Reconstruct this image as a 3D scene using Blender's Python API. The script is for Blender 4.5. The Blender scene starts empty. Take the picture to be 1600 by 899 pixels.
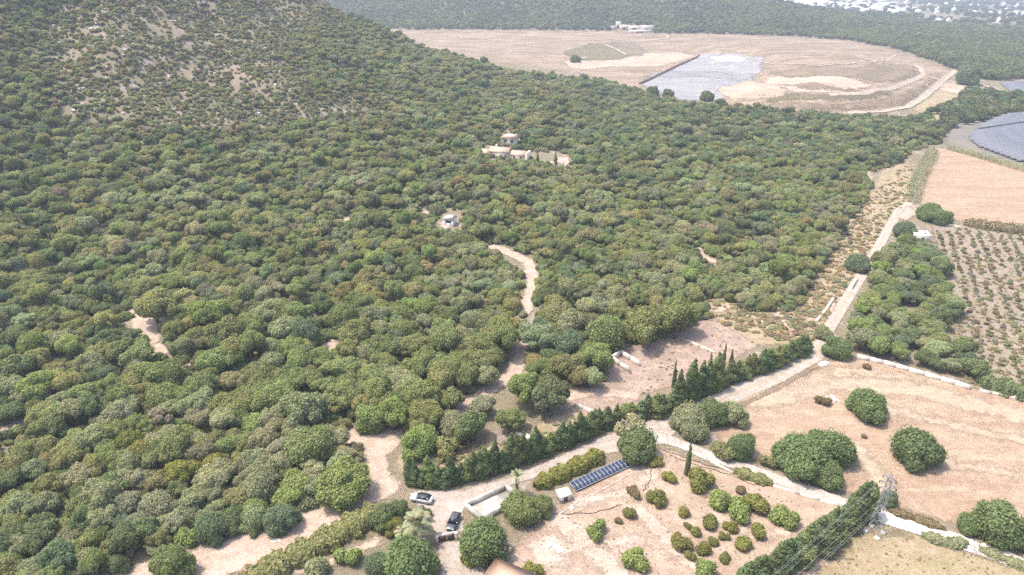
import bpy, math, random
import numpy as np
from mathutils import Vector, Matrix

# ------------------------------------------------------------------ scene, camera, world, sun
S = bpy.context.scene
COL = S.collection
RNG = np.random.default_rng(11)
random.seed(5)
FPX = 1067.0                       # focal length in photo pixels (photo 1600 x 899)
CAMZ = 90.0
PITCH = math.radians(24.67)

cd = bpy.data.cameras.new('camera')
cam = bpy.data.objects.new('camera', cd)
COL.objects.link(cam)
cam.location = (0, 0, CAMZ)
cam.rotation_euler = (math.pi/2 - PITCH, 0, 0)
cd.sensor_width = 36.0
cd.lens = 36.0*FPX/1600.0
cd.clip_start = 0.5
cd.clip_end = 30000
S.camera = cam

SUN_EL, SUN_AZ = math.radians(66), math.radians(-84)      # azimuth from +Y, clockwise; -90 = from the left
w = bpy.data.worlds.new('World'); S.world = w
w.use_nodes = True
nt = w.node_tree
sky = nt.nodes.new('ShaderNodeTexSky')
sky.sky_type = 'NISHITA'; sky.sun_disc = False
sky.sun_elevation = SUN_EL; sky.sun_rotation = SUN_AZ
sky.air_density = 1.0; sky.dust_density = 4.0; sky.ozone_density = 1.0
bg = nt.nodes['Background']
nt.links.new(sky.outputs[0], bg.inputs['Color'])
bg.inputs['Strength'].default_value = 0.15

sl = bpy.data.lights.new('sun', 'SUN')
sl.energy = 2.1; sl.angle = math.radians(3.0); sl.color = (1.0, 0.93, 0.83)
so = bpy.data.objects.new('sun', sl); COL.objects.link(so)
sd = Vector((math.sin(SUN_AZ)*math.cos(SUN_EL), math.cos(SUN_AZ)*math.cos(SUN_EL), math.sin(SUN_EL)))
so.rotation_euler = sd.to_track_quat('Z', 'Y').to_euler()
so.location = sd*400

S.view_settings.view_transform = 'Standard'
S.view_settings.look = 'None'
S.view_settings.gamma = 1.0
S.view_settings.exposure = 1.22
S.view_settings.use_curve_mapping = False
HAZE_DENSITY = 0.00030

cy = S.cycles
cy.max_bounces = 6; cy.diffuse_bounces = 4; cy.glossy_bounces = 2; cy.transmission_bounces = 2
cy.volume_bounces = 0; cy.transparent_max_bounces = 12
cy.use_denoising = False
cy.caustics_reflective = False; cy.caustics_refractive = False

# ------------------------------------------------------------------ terrain height
def wob(x, y, scale, seed, n=7):
    r = np.random.default_rng(seed)
    o = np.zeros(np.broadcast(x, y).shape)
    for i in range(n):
        a = r.uniform(0, 2*math.pi); k = 2*math.pi/(scale*r.uniform(.6, 1.6)); p = r.uniform(0, 6.28)
        o = o + np.sin((x*math.cos(a) + y*math.sin(a))*k + p)
    return o/math.sqrt(n)

CP, SP = math.cos(PITCH), math.sin(PITCH)
def ray(px, py):
    u = (np.asarray(px, float) - 800.0)/FPX; v = (449.5 - np.asarray(py, float))/FPX
    return u, CP + v*SP, -SP + v*CP
def flat(px, py, z=0.0):
    dx, dy, dz = ray(px, py); t = (z - CAMZ)/dz
    return np.stack([dx*t, dy*t], -1)
def poly_sd(P, x, y):
    """signed distance to a closed polygon, positive inside"""
    P = np.asarray(P, float); Q = np.roll(P, -1, 0)
    x = np.asarray(x, float); y = np.asarray(y, float)
    d2 = np.full(x.shape, 1e18); ins = np.zeros(x.shape, bool)
    for (ax, ay), (bx, by) in zip(P, Q):
        ex, ey = bx-ax, by-ay; L = ex*ex + ey*ey + 1e-12
        t = np.clip(((x-ax)*ex + (y-ay)*ey)/L, 0, 1)
        d2 = np.minimum(d2, (x-ax-t*ex)**2 + (y-ay-t*ey)**2)
        c = (ay > y) != (by > y)
        with np.errstate(divide='ignore', invalid='ignore'):
            xi = (bx-ax)*(y-ay)/(by-ay if by != ay else 1e-12) + ax
        ins ^= c & (x < xi)
    d = np.sqrt(d2)
    return np.where(ins, d, -d)
def line_d(P, x, y):
    P = np.asarray(P, float); d2 = np.full(np.shape(x), 1e18)
    for (ax, ay), (bx, by) in zip(P[:-1], P[1:]):
        ex, ey = bx-ax, by-ay; L = ex*ex + ey*ey + 1e-12
        t = np.clip(((x-ax)*ex + (y-ay)*ey)/L, 0, 1)
        d2 = np.minimum(d2, (x-ax-t*ex)**2 + (y-ay-t*ey)**2)
    return np.sqrt(d2)

MOUND = np.concatenate([flat([1120, 1190, 1260, 1340, 1420, 1462, 1486], [158, 166, 175, 178, 165, 138, 114]),
                        flat([1445, 1395, 1330, 1240, 1150, 1080], [95, 78, 65, 59, 55, 62], 14.0),
                        flat([1090, 1150, 1165], [85, 108, 135], 4.0)])
def H0(x, y):
    x = np.asarray(x, float); y = np.asarray(y, float)
    hill = 140*np.exp(-((x+330)/216)**2 - ((y-520)/257)**2)
    h = hill*(1 + 0.07*wob(x, y, 90, 3) + 0.03*wob(x, y, 34, 4))
    amp = np.clip(hill/12.0, 0, 1)
    h = h + 0.5*amp*wob(x, y, 26, 5)
    ridge = 70/(1+np.exp(np.clip((x-545)/95, -30, 30)))*np.exp(-((y-1500)/290)**2)
    h = h + ridge*(1+0.08*wob(x, y, 180, 8))
    near = (x > 0) & (x < 700) & (y > 400) & (y < 1300)
    d = np.full(x.shape, -100.0)
    if near.any():
        d[near] = poly_sd(MOUND, x[near], y[near])
    h = h + np.interp(d, [0, 9, 17, 27, 38, 55, 200], [0, 4.0, 4.3, 8.3, 8.6, 12.5, 16.0])*(d > 0)
    return h

def axis(segs):
    out = []
    for a, b, st in segs:
        out.append(np.arange(a, b, st))
    return np.concatenate(out + [np.array([segs[-1][1]])])
GX = axis([(-9000, -2000, 500), (-2000, -700, 50), (-700, -460, 12), (-460, 420, 3), (420, 700, 6), (700, 1200, 25), (1200, 2400, 100), (2400, 9000, 500)])
GY = axis([(-600, -100, 50), (-100, 20, 12), (20, 640, 3), (640, 1300, 6), (1300, 2000, 20), (2000, 3000, 100), (3000, 9500, 500)])
MX, MY = np.meshgrid(GX, GY)
GZ = H0(MX, MY)
def H(x, y):
    x = np.clip(np.asarray(x, float), GX[0], GX[-1]-.01); y = np.clip(np.asarray(y, float), GY[0], GY[-1]-.01)
    i = np.searchsorted(GX, x, side='right')-1; j = np.searchsorted(GY, y, side='right')-1
    fx = (x-GX[i])/(GX[i+1]-GX[i]); fy = (y-GY[j])/(GY[j+1]-GY[j])
    return (GZ[j, i]*(1-fx)+GZ[j, i+1]*fx)*(1-fy) + (GZ[j+1, i]*(1-fx)+GZ[j+1, i+1]*fx)*fy
TT = np.geomspace(45, 9000, 700)
def unproj(px, py, zoff=0.0):
    """photo pixels -> ground points (x, y, z) and depth"""
    px = np.atleast_1d(np.asarray(px, float)); py = np.atleast_1d(np.asarray(py, float))
    zoff = np.broadcast_to(np.asarray(zoff, float), px.shape)
    dx, dy, dz = ray(px, py)
    g = CAMZ + dz[:, None]*TT - H(dx[:, None]*TT, dy[:, None]*TT) - zoff[:, None]
    neg = g < 0
    k = np.where(neg.any(1), neg.argmax(1), len(TT)-1); k = np.maximum(k, 1)
    a, b = TT[k-1], TT[k]
    for _ in range(24):
        m = (a+b)/2; s = CAMZ + dz*m - H(dx*m, dy*m) - zoff
        a = np.where(s > 0, m, a); b = np.where(s > 0, b, m)
    t = (a+b)/2
    return np.stack([dx*t, dy*t, H(dx*t, dy*t)], -1), t
def P1(px, py, zoff=0.0):
    p, t = unproj([px], [py], zoff)
    return Vector(p[0]), float(t[0])
def proj(x, y, z):
    zz = z - CAMZ
    dep = y*CP - zz*SP
    return 800 + FPX*x/dep, 449.5 - FPX*(y*SP + zz*CP)/dep, dep

# ------------------------------------------------------------------ mesh helpers
def mesh_np(name, V, F, mats=(), mat_idx=None, smooth=False, attrs=None):
    me = bpy.data.meshes.new(name)
    V = np.asarray(V, np.float32)
    if isinstance(F, np.ndarray):
        n = F.shape[1]; tot = np.full(len(F), n, np.int32); loops = F.astype(np.int32).ravel()
    else:
        tot = np.array([len(f) for f in F], np.int32)
        loops = np.fromiter((i for f in F for i in f), np.int32)
    me.vertices.add(len(V)); me.vertices.foreach_set('co', V.ravel())
    me.loops.add(len(loops)); me.loops.foreach_set('vertex_index', loops)
    me.polygons.add(len(tot))
    st = np.concatenate([[0], np.cumsum(tot)[:-1]]).astype(np.int32) if len(tot) else np.zeros(0, np.int32)
    me.polygons.foreach_set('loop_start', st); me.polygons.foreach_set('loop_total', tot)
    for m in mats: me.materials.append(m)
    if mat_idx is not None: me.polygons.foreach_set('material_index', np.asarray(mat_idx, np.int32))
    if smooth: me.polygons.foreach_set('use_smooth', np.ones(len(tot), bool))
    for an, val in (attrs or {}).items():
        a = me.attributes.new(an, 'FLOAT', 'POINT'); a.data.foreach_set('value', np.asarray(val, np.float32))
    me.update(calc_edges=True)
    return me
def link(name, me, parent=None, loc=None, rotz=0.0):
    o = bpy.data.objects.new(name, me); COL.objects.link(o)
    if parent is not None: o.parent = parent
    if loc is not None: o.location = loc
    if rotz: o.rotation_euler = (0, 0, rotz)
    return o
def tag(o, label, cat, group=None):
    o['label'] = label; o['category'] = cat
    if group: o['group'] = group
    return o
def thing(name, label, cat, loc=(0, 0, 0), rotz=0.0, group=None):
    o = link(name, None, None, loc, rotz)
    o.empty_display_size = 0.3
    return tag(o, label, cat, group)
def struct(o):
    o['kind'] = 'structure'; return o

class MB:
    """collects boxes, prisms and tubes into one mesh"""
    def __init__(s): s.V = []; s.F = []
    def add(s, V, F):
        b = len(s.V); s.V += [tuple(v) for v in V]; s.F += [tuple(i+b for i in f) for f in F]
    def box(s, x0, x1, y0, y1, z0, z1):
        s.add([(x0, y0, z0), (x1, y0, z0), (x1, y1, z0), (x0, y1, z0), (x0, y0, z1), (x1, y0, z1), (x1, y1, z1), (x0, y1, z1)],
              [(0, 3, 2, 1), (4, 5, 6, 7), (0, 1, 5, 4), (1, 2, 6, 5), (2, 3, 7, 6), (3, 0, 4, 7)])
    def hexa(s, b, t):
        s.add(list(b)+list(t), [(0, 3, 2, 1), (4, 5, 6, 7), (0, 1, 5, 4), (1, 2, 6, 5), (2, 3, 7, 6), (3, 0, 4, 7)])
    def tube(s, pts, rads, n=6, cap=True):
        pts = [Vector(p) for p in pts]; base = len(s.V)
        for i, p in enumerate(pts):
            d = (pts[min(i+1, len(pts)-1)] - pts[max(i-1, 0)]).normalized()
            a = d.orthogonal().normalized(); b = d.cross(a)
            r = rads[i] if hasattr(rads, '__len__') else rads
            for k in range(n):
                q = p + (a*math.cos(2*math.pi*k/n) + b*math.sin(2*math.pi*k/n))*r
                s.V.append(tuple(q))
        for i in range(len(pts)-1):
            for k in range(n):
                k2 = (k+1) % n
                s.F.append((base+i*n+k, base+i*n+k2, base+(i+1)*n+k2, base+(i+1)*n+k))
        if cap:
            s.F.append(tuple(base+k for k in range(n))[::-1])
            s.F.append(tuple(base+(len(pts)-1)*n+k for k in range(n)))
    def bar(s, a, b, r): s.tube([a, b], r, 4)
    def mesh(s, name, mat, smooth=False): return mesh_np(name, s.V, s.F, [mat], smooth=smooth)
    def build(s, name, mat, parent=None, loc=None, rotz=0.0, smooth=False):
        return link(name, s.mesh(name, mat, smooth), parent, loc, rotz)

# ------------------------------------------------------------------ materials
class N:
    def __init__(s, name):
        s.m = bpy.data.materials.new(name); s.m.use_nodes = True
        s.t = s.m.node_tree; s.b = s.t.nodes['Principled BSDF']; s.out = s.t.nodes['Material Output']
        s.b.inputs['Specular IOR Level'].default_value = 0.15
        s.b.inputs['Roughness'].default_value = 0.9
    def n(s, typ, **kw):
        x = s.t.nodes.new(typ)
        for k, v in kw.items(): setattr(x, k, v)
        return x
    def l(s, a, b): s.t.links.new(a, b)
    def coord(s): return s.n('ShaderNodeTexCoord').outputs['Object']
    def noise(s, scale, detail=4, rough=.6, vec=None, dist=0.0):
        x = s.n('ShaderNodeTexNoise'); x.inputs['Scale'].default_value = scale
        x.inputs['Detail'].default_value = detail; x.inputs['Roughness'].default_value = rough
        x.inputs['Distortion'].default_value = dist
        s.l(vec if vec is not None else s.coord(), x.inputs['Vector'])
        return x.outputs['Fac']
    def ramp(s, fac, lo, hi):
        x = s.n('ShaderNodeMapRange'); x.inputs['From Min'].default_value = lo; x.inputs['From Max'].default_value = hi
        x.interpolation_type = 'SMOOTHSTEP'; s.l(fac, x.inputs['Value']); return x.outputs['Result']
    def mix(s, fac, a, b, mode='MIX'):
        x = s.n('ShaderNodeMix', data_type='RGBA', blend_type=mode)
        for sock, v in ((x.inputs[0], fac), (x.inputs[6], a), (x.inputs[7], b)):
            if isinstance(v, (int, float)): sock.default_value = v
            elif isinstance(v, tuple): sock.default_value = (*v, 1)
            else: s.l(v, sock)
        return x.outputs[2]
    def math(s, op, a, b=None):
        x = s.n('ShaderNodeMath', operation=op)
        for sock, v in zip(x.inputs, (a, b)):
            if v is None: continue
            if isinstance(v, (int, float)): sock.default_value = v
            else: s.l(v, sock)
        return x.outputs[0]
    def bump(s, h, strength, dist):
        x = s.n('ShaderNodeBump'); x.inputs['Strength'].default_value = strength; x.inputs['Distance'].default_value = dist
        s.l(h, x.inputs['Height']); s.l(x.outputs[0], s.b.inputs['Normal'])
    def base(s, c):
        if isinstance(c, tuple): s.b.inputs['Base Color'].default_value = (*c, 1)
        else: s.l(c, s.b.inputs['Base Color'])
        return s

def soil(name, c1, c2, c3=None, fade=1.0, scale=.12, stretch=None, amt3=.5, edge=True, speck=None, ruts=None):
    """patchy ground: two broad tones, a third in blotches, fine grain, a ragged edge from the 'edge' attribute"""
    q = N(name)
    vec = q.coord()
    if stretch:
        mp = q.n('ShaderNodeMapping'); mp.inputs['Rotation'].default_value = (0, 0, stretch[0])
        mp.inputs['Scale'].default_value = (stretch[1], stretch[2], 1); q.l(vec, mp.inputs['Vector']); v2 = mp.outputs[0]
    else: v2 = vec
    a = q.ramp(q.noise(scale, 6, .7, v2, .6), .40, .60)
    c = q.mix(a, c1, c2)
    if c3:
        f = q.ramp(q.noise(scale*2.7, 5, .7, v2), .62-.25*amt3, .80-.25*amt3)
        c = q.mix(f, c, c3)
    g = q.noise(2.3, 4, .8, vec)
    c = q.mix(.6, c, q.mix(q.ramp(g, .3, .7), (.50, .46, .42), (1.0, 1.0, 1.0)), 'MULTIPLY')
    c = q.mix(.5, c, q.mix(q.ramp(q.noise(.45, 4, .75, vec), .34, .66), (.68, .63, .58), (1.0, 1.0, 1.0)), 'MULTIPLY')
    if speck:
        f = q.ramp(q.noise(1.1, 3, .7, vec), .60, .70)
        c = q.mix(q.math('MULTIPLY', f, .8), c, speck)
    if ruts:                                   # grassy crown and worn wheel tracks along a lane of half width ruts
        a2 = q.n('ShaderNodeAttribute', attribute_name='edge')
        e2 = q.math('ADD', a2.outputs['Fac'], q.math('MULTIPLY', q.math('SUBTRACT', q.noise(.5, 4, .7, vec), .5), .7))
        mid = q.ramp(e2, ruts-.50, ruts-.15)
        c = q.mix(q.math('MULTIPLY', mid, .55), c, (.33, .29, .20))
        side = q.math('SUBTRACT', 1.0, q.ramp(e2, .15, ruts-1.0 if ruts > 1.3 else .4))
        c = q.mix(q.math('MULTIPLY', side, .45), c, (.37, .31, .24))
    q.base(c)
    q.bump(g, .6, .25)
    if edge:
        at = q.n('ShaderNodeAttribute', attribute_name='edge')
        nz = q.math('SUBTRACT', q.noise(.9/fade, 4, .7, vec), .5)
        e = q.math('ADD', q.math('DIVIDE', at.outputs['Fac'], fade), q.math('MULTIPLY', nz, 3.2))
        q.l(q.ramp(e, -.45, .45), q.b.inputs['Alpha'])
    return q.m

def plain(name, c, rough=.8, metal=0.0, vary=.12, scale=3.0, spec=.3):
    q = N(name)
    f = q.noise(scale, 5, .7)
    d = tuple(v*(1-vary*2) for v in c); e = tuple(min(1, v*(1+vary)) for v in c)
    q.base(q.mix(q.ramp(f, .3, .7), d, e))
    q.b.inputs['Roughness'].default_value = rough; q.b.inputs['Metallic'].default_value = metal
    q.b.inputs['Specular IOR Level'].default_value = spec
    return q.m

def leafy(name, trans=.40, vary=.30):
    q = N(name)
    at = q.n('ShaderNodeAttribute', attribute_name='tint', attribute_type='INSTANCER')
    ge = q.n('ShaderNodeNewGeometry')
    r = ge.outputs['Random Per Island']
    k = q.math('ADD', q.math('MULTIPLY', r, vary*2), 1-vary)
    hue = q.mix(q.math('MULTIPLY', q.math('FRACT', q.math('MULTIPLY', r, 17.3)), .4), at.outputs['Color'],
                q.mix(1.0, at.outputs['Color'], (1.25, 1.06, .8), 'MULTIPLY'))
    cx = q.n('ShaderNodeCombineXYZ')
    for i in range(3): q.l(k, cx.inputs[i])
    c = q.mix(1.0, hue, cx.outputs[0], 'MULTIPLY')
    q.base(c)
    q.b.inputs['Roughness'].default_value = .75; q.b.inputs['Specular IOR Level'].default_value = .18
    tr = q.n('ShaderNodeBsdfTranslucent'); q.l(q.mix(1.0, c, (1.2, 1.25, .7), 'MULTIPLY'), tr.inputs['Color'])
    mx = q.n('ShaderNodeMixShader'); mx.inputs[0].default_value = trans
    q.l(q.b.outputs[0], mx.inputs[1]); q.l(tr.outputs[0], mx.inputs[2]); q.l(mx.outputs[0], q.out.inputs['Surface'])
    return q.m

M = {}
M['leaf'] = leafy('foliage')
M['bark'] = plain('bark', (.17, .13, .10), .95, vary=.3)
M['dead'] = plain('bare twigs', (.30, .27, .25), .95, vary=.2)
M['white'] = plain('white render', (.78, .75, .70), .9, vary=.06, scale=.8)
M['tankwall'] = plain('weathered tank render', (.50, .465, .415), .9, vary=.25, scale=.5)
M['warm'] = plain('warm white render', (.60, .50, .41), .9, vary=.15, scale=.6)
M['cream'] = plain('cream render', (.66, .58, .48), .9, vary=.12, scale=.8)
M['stone'] = plain('dry stone', (.56, .49, .42), .95, vary=.25, scale=2.5)
M['pale_stone'] = plain('pale stone', (.66, .60, .52), .95, vary=.18, scale=2.5)
M['dark'] = plain('dark opening', (.03, .03, .035), .6)
M['wood'] = plain('brown timber', (.13, .085, .06), .8, vary=.25)
M['steel'] = plain('galvanised steel', (.33, .34, .36), .6, .3, .1)
M['tyre_hose'] = plain('black hose', (.06, .05, .045), .7)
M['concrete'] = plain('concrete', (.52, .50, .47), .9, vary=.12, scale=.9)
M['cable'] = plain('cable', (.45, .45, .46), .5, .3, .1)
M['rock'] = plain('limestone', (.48, .43, .38), .95, vary=.25, scale=.7)
def tiles(name, a, b, deg=0):
    q = N(name)
    wv = q.n('ShaderNodeTexWave'); wv.inputs['Scale'].default_value = 1.3; wv.inputs['Distortion'].default_value = .6
    mp = q.n('ShaderNodeMapping'); mp.inputs['Rotation'].default_value = (0, 0, math.radians(deg)); q.l(q.coord(), mp.inputs['Vector'])
    q.l(mp.outputs[0], wv.inputs['Vector'])
    c = q.mix(q.ramp(q.noise(1.2, 5, .75), .3, .7), a, b)
    q.base(q.mix(q.math('MULTIPLY', wv.outputs['Fac'], .35), c, tuple(v*.6 for v in a)))
    q.bump(wv.outputs['Fac'], .5, .05)
    return q.m
M['roof_pale'] = tiles('pale clay tiles', (.52, .38, .28), (.62, .48, .37))
M['roof_terra'] = tiles('terracotta tiles', (.58, .35, .25), (.66, .44, .33))
def panel_mat():
    q = N('photovoltaic cells')
    br = q.n('ShaderNodeTexBrick'); br.offset = 0
    br.inputs['Scale'].default_value = 3.2; br.inputs['Mortar Size'].default_value = .012
    br.inputs['Brick Width'].default_value = .5; br.inputs['Row Height'].default_value = .5
    br.inputs['Color1'].default_value = (.035, .045, .085, 1); br.inputs['Color2'].default_value = (.042, .055, .10, 1)
    br.inputs['Mortar'].default_value = (.09, .10, .13, 1)
    q.l(q.coord(), br.inputs['Vector']); q.base(br.outputs[0])
    q.b.inputs['Roughness'].default_value = .3; q.b.inputs['Specular IOR Level'].default_value = .3
    return q.m
M['pv'] = panel_mat()

# terrain: forest floor, dry grass and pale rock
q = N('hillside ground')
a = q.ramp(q.noise(.035, 7, .68, None, .6), .38, .62)
c = q.mix(a, (.28, .228, .165), (.23, .198, .13))
rk = q.ramp(q.noise(.09, 7, .72), .53, .64)
c = q.mix(rk, c, (.38, .32, .275))
f = q.noise(1.6, 5, .8)
c = q.mix(.6, c, q.mix(q.ramp(f, .3, .7), (.55, .52, .48), (1.0, 1.0, 1.0)), 'MULTIPLY')
q.base(c); q.bump(f, .7, .4)
M['ground'] = q.m

# ------------------------------------------------------------------ terrain sheet
nx, ny = len(GX), len(GY)
ii = np.arange(nx*ny).reshape(ny, nx)
F = np.stack([ii[:-1, :-1], ii[:-1, 1:], ii[1:, 1:], ii[1:, :-1]], -1).reshape(-1, 4)
V = np.stack([MX, MY, GZ], -1).reshape(-1, 3)
terr = struct(link('terrain', mesh_np('terrain', V, F, [M['ground']], smooth=True)))

# ------------------------------------------------------------------ draped ground sheets
LEVEL = [0.0]
def drape(name, sdf, bx, mat, res, fade, off):
    x0, x1, y0, y1 = bx
    x = np.arange(x0-fade*2, x1+fade*2+res, res); y = np.arange(y0-fade*2, y1+fade*2+res, res)
    X, Y = np.meshgrid(x, y)
    sd_ = sdf(X, Y)
    keep = sd_ > -fade*1.6
    ck = keep[:-1, :-1] | keep[1:, :-1] | keep[:-1, 1:] | keep[1:, 1:]
    j, i = np.nonzero(ck); n = len(x)
    F = np.stack([j*n+i, j*n+i+1, (j+1)*n+i+1, (j+1)*n+i], -1)
    used, inv = np.unique(F.ravel(), return_inverse=True)
    V = np.stack([X.ravel()[used], Y.ravel()[used], H(X, Y).ravel()[used] + off], -1)
    me = mesh_np(name, V, inv.reshape(-1, 4), [mat], smooth=True, attrs={'edge': sd_.ravel()[used]})
    return struct(link(name, me))
def sheet(name, pix, mat, off=.06, res=None, fade=1.0):
    P, t = unproj([p[0] for p in pix], [p[1] for p in pix])
    P = P[:, :2]; m = float(np.median(t))
    res = res or max(.8, m/180.0)
    b = (P[:, 0].min(), P[:, 0].max(), P[:, 1].min(), P[:, 1].max())
    return drape(name, lambda X, Y: poly_sd(P, X, Y), b, mat, res, fade, off)
def strip(name, pix, width, mat, off=.1, res=None, fade=.6):
    P, t = unproj([p[0] for p in pix], [p[1] for p in pix])
    P = P[:, :2]
    res = res or max(.5, float(np.median(t))/260.0)
    b = (P[:, 0].min()-width, P[:, 0].max()+width, P[:, 1].min()-width, P[:, 1].max()+width)
    return drape(name, lambda X, Y: width/2 - line_d(P, X, Y), b, mat, res, fade, off)

PINK, TAN, PALE = (.50, .335, .245), (.50, .38, .27), (.62, .525, .43)
M['field'] = soil('stubble field', (.45, .335, .245), (.40, .285, .205), (.49, .39, .285), 1.2, .05, (math.radians(-14), .35, 2.2))
M['garden'] = soil('garden earth', (.50, .385, .305), (.42, .305, .235), (.43, .35, .25), 1.2, .14, (math.radians(30), .6, 1.6), .6, speck=(.40, .30, .20))
M['grass'] = soil('dry grass', (.42, .335, .22), (.355, .30, .175), (.46, .365, .26), 1.2, .09, None)
M['orch'] = soil('orchard earth', (.40, .315, .265), (.35, .28, .235), (.30, .265, .20), 1.5, .12, None, .9, speck=(.20, .20, .12))
M['dirt'] = soil('bare dirt', (.56, .45, .37), (.50, .39, .315), (.44, .34, .265), 1.2, .16, None, .3)
M['lane'] = soil('lane gravel', (.52, .46, .41), (.46, .395, .345), (.42, .345, .28), .5, .3, None, .3)
M['whitelane'] = soil('bright concrete', (.74, .71, .67), (.70, .66, .62), None, .5, .3)
M['lane2'] = soil('worn lane', (.55, .485, .43), (.48, .41, .355), (.42, .345, .28), .5, .3, None, .3, ruts=1.7)
M['lane3'] = soil('gravel road', (.54, .485, .435), (.48, .42, .37), (.42, .345, .28), .5, .3, None, .3, ruts=2.3)
M['conc_lane'] = soil('concrete lane', (.57, .535, .49), (.50, .455, .41), (.40, .345, .285), .45, .3, None, .2)
M['worn'] = soil('trodden earth', (.58, .475, .395), (.52, .41, .335), None, 1.8, .2)
M['worn2'] = soil('mown stubble', (.52, .42, .31), (.48, .38, .285), None, 3.0, .15, (math.radians(-14), .35, 2.2))
M['bank'] = soil('brown bank earth', (.26, .19, .14), (.30, .24, .16), None, .6, .3)
M['yard'] = soil('ruin yard', (.40, .31, .26), (.36, .27, .22), (.50, .39, .31), 1.3, .11, None, .6, speck=(.36, .31, .24))
M['dry'] = soil('dry scrub ground', (.42, .335, .23), (.34, .285, .17), (.49, .40, .31), 2.2, .12, None, .5, speck=(.26, .24, .13))
M['landfill'] = soil('landfill cap', (.37, .285, .205), (.25, .195, .14), (.45, .36, .28), 5, .025, (math.radians(-8), .5, 1.8), .6)
M['sand'] = soil('pale sand', (.56, .46, .37), (.46, .36, .275), None, 6, .04)
M['olive'] = soil('green cap', (.18, .165, .095), (.22, .19, .12), (.27, .225, .15), 8, .05)
M['brown'] = soil('brown bank', (.24, .19, .135), (.31, .245, .18), (.21, .18, .12), 9, .05)
M['grey'] = soil('pale grey basin', (.40, .395, .41), (.33, .33, .35), (.24, .235, .25), 7, .03, (math.radians(4), .5, 2.0), .4)
M['slate'] = soil('dark grey silt', (.26, .255, .275), (.33, .325, .34), None, 6, .04)
M['whitefill'] = soil('white fill', (.56, .55, .54), (.47, .47, .47), None, 4, .05)
M['track'] = soil('pale track', (.52, .445, .365), (.46, .385, .305), None, 1.5, .1)
M['bluefield'] = soil('panel park ground', (.24, .23, .205), (.29, .255, .21), (.19, .195, .15), 3, .06)

sheet('field', [(1165, 632), (1230, 607), (1296, 566), (1345, 560), (1420, 580), (1515, 607), (1610, 627), (1760, 665), (1800, 860),
                (1600, 850), (1480, 815), (1380, 785), (1310, 765), (1200, 728), (1130, 690), (1110, 668)], M['field'], .04, 1.0, 1.4)
sheet('garden_ground', [(640, 1000), (780, 880), (868, 800), (900, 772), (1000, 716), (1040, 700), (1090, 722), (1200, 757), (1310, 788),
                        (1360, 800), (1200, 1000)], M['garden'], .04, .8, 1.2)
sheet('grass_field', [(1190, 1000), (1290, 880), (1345, 835), (1378, 822), (1420, 832), (1500, 862), (1620, 897), (1760, 950), (1780, 1050)], M['grass'], .04, .8, 1.2)
for pts, wd in (([(862, 806), (905, 840), (950, 880), (985, 930)], 4.0), ([(1000, 800), (1040, 840), (1085, 880), (1120, 930)], 3.0), ([(905, 785), (980, 770), (1015, 745), (1030, 712)], 2.2), ([(1110, 800), (1180, 840), (1230, 830)], 2.0), ([(880, 860), (930, 850), (1000, 845)], 2.5)):
    strip('worn_path', pts, wd, M['worn'], .07, .6, 1.6)
for pts, wd in (([(1180, 628), (1290, 600), (1420, 606), (1600, 652)], 7.0), ([(1240, 600), (1330, 580), (1430, 592)], 3.5), ([(1390, 640), (1480, 662), (1600, 690)], 3.0), ([(1330, 700), (1370, 740), (1385, 770)], 4.0), ([(1440, 720), (1530, 730), (1620, 750)], 2.5)):
    strip('worn_path', pts, wd, M['worn2'], .07, .9, 2.5)
strip('field_bank', [(1158, 634), (1215, 607), (1275, 572), (1292, 562)], 1.3, M['bank'], .08, .5, .6)
sheet('bare_patch', [(820, 850), (860, 835), (900, 850), (890, 880), (840, 885)], M['worn'], .065, .7, 2.0)
sheet('upper_field', [(1468, 232), (1530, 247), (1600, 262), (1720, 285), (1720, 360), (1600, 350), (1500, 346), (1440, 322), (1434, 298), (1450, 262)], M['field'], .08, 1.6, 2)
sheet('orchard_ground', [(1455, 352), (1520, 350), (1720, 360), (1760, 660), (1600, 617), (1535, 603), (1512, 560), (1490, 480), (1468, 400)], M['orch'], .05, 1.2, 2)
sheet('clearing', [(524, 668), (560, 672), (634, 667), (630, 690), (603, 716), (608, 740), (628, 760), (606, 780), (560, 795), (490, 845), (410, 880),
                   (330, 908), (150, 990), (40, 990), (180, 893), (300, 862), (375, 835), (440, 820), (470, 790), (530, 770), (575, 735), (566, 700), (530, 692)],
      M['dirt'], .10, .6, 1.1)
sheet('rough_ground', [(612, 722), (640, 700), (700, 705), (770, 690), (800, 690), (830, 665), (900, 640), (940, 652), (880, 690), (790, 720), (700, 740), (640, 750)],
      M['dry'], .05, .8, 1.6)
sheet('verge', [(330, 915), (430, 872), (530, 815), (590, 785), (605, 800), (560, 840), (450, 890), (380, 930)], M['dry'], .06, .7, 1.2)
sheet('driveway', [(640, 772), (665, 764), (722, 768), (800, 745), (870, 716), (950, 680), (1000, 662), (1045, 650), (1060, 668), (1042, 692), (985, 704),
                   (930, 712), (870, 738), (800, 758), (735, 783), (722, 800), (724, 832), (688, 842), (668, 812)], M['lane'], .10, .6, .8)
sheet('forecourt', [(684, 846), (728, 846), (762, 900), (800, 1000), (660, 1000), (690, 900)], M['lane'], .10, .6, .8)
strip('footpath', [(590, 845), (560, 860), (520, 876), (470, 893)], 1.6, M['dirt'], .12)
strip('concrete_lane', [(1030, 684), (1068, 696), (1110, 713), (1200, 744), (1310, 784), (1372, 806), (1440, 826), (1520, 856), (1605, 884), (1720, 925)], 3.0, M['conc_lane'], .12, .5, .45)
for pts in ([(1374, 807), (1415, 820), (1452, 831)], [(1488, 843), (1516, 853)], [(1545, 862), (1575, 872)]): strip('concrete_lane', pts, 3.6, M['whitelane'], .16, .5, .5)
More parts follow.
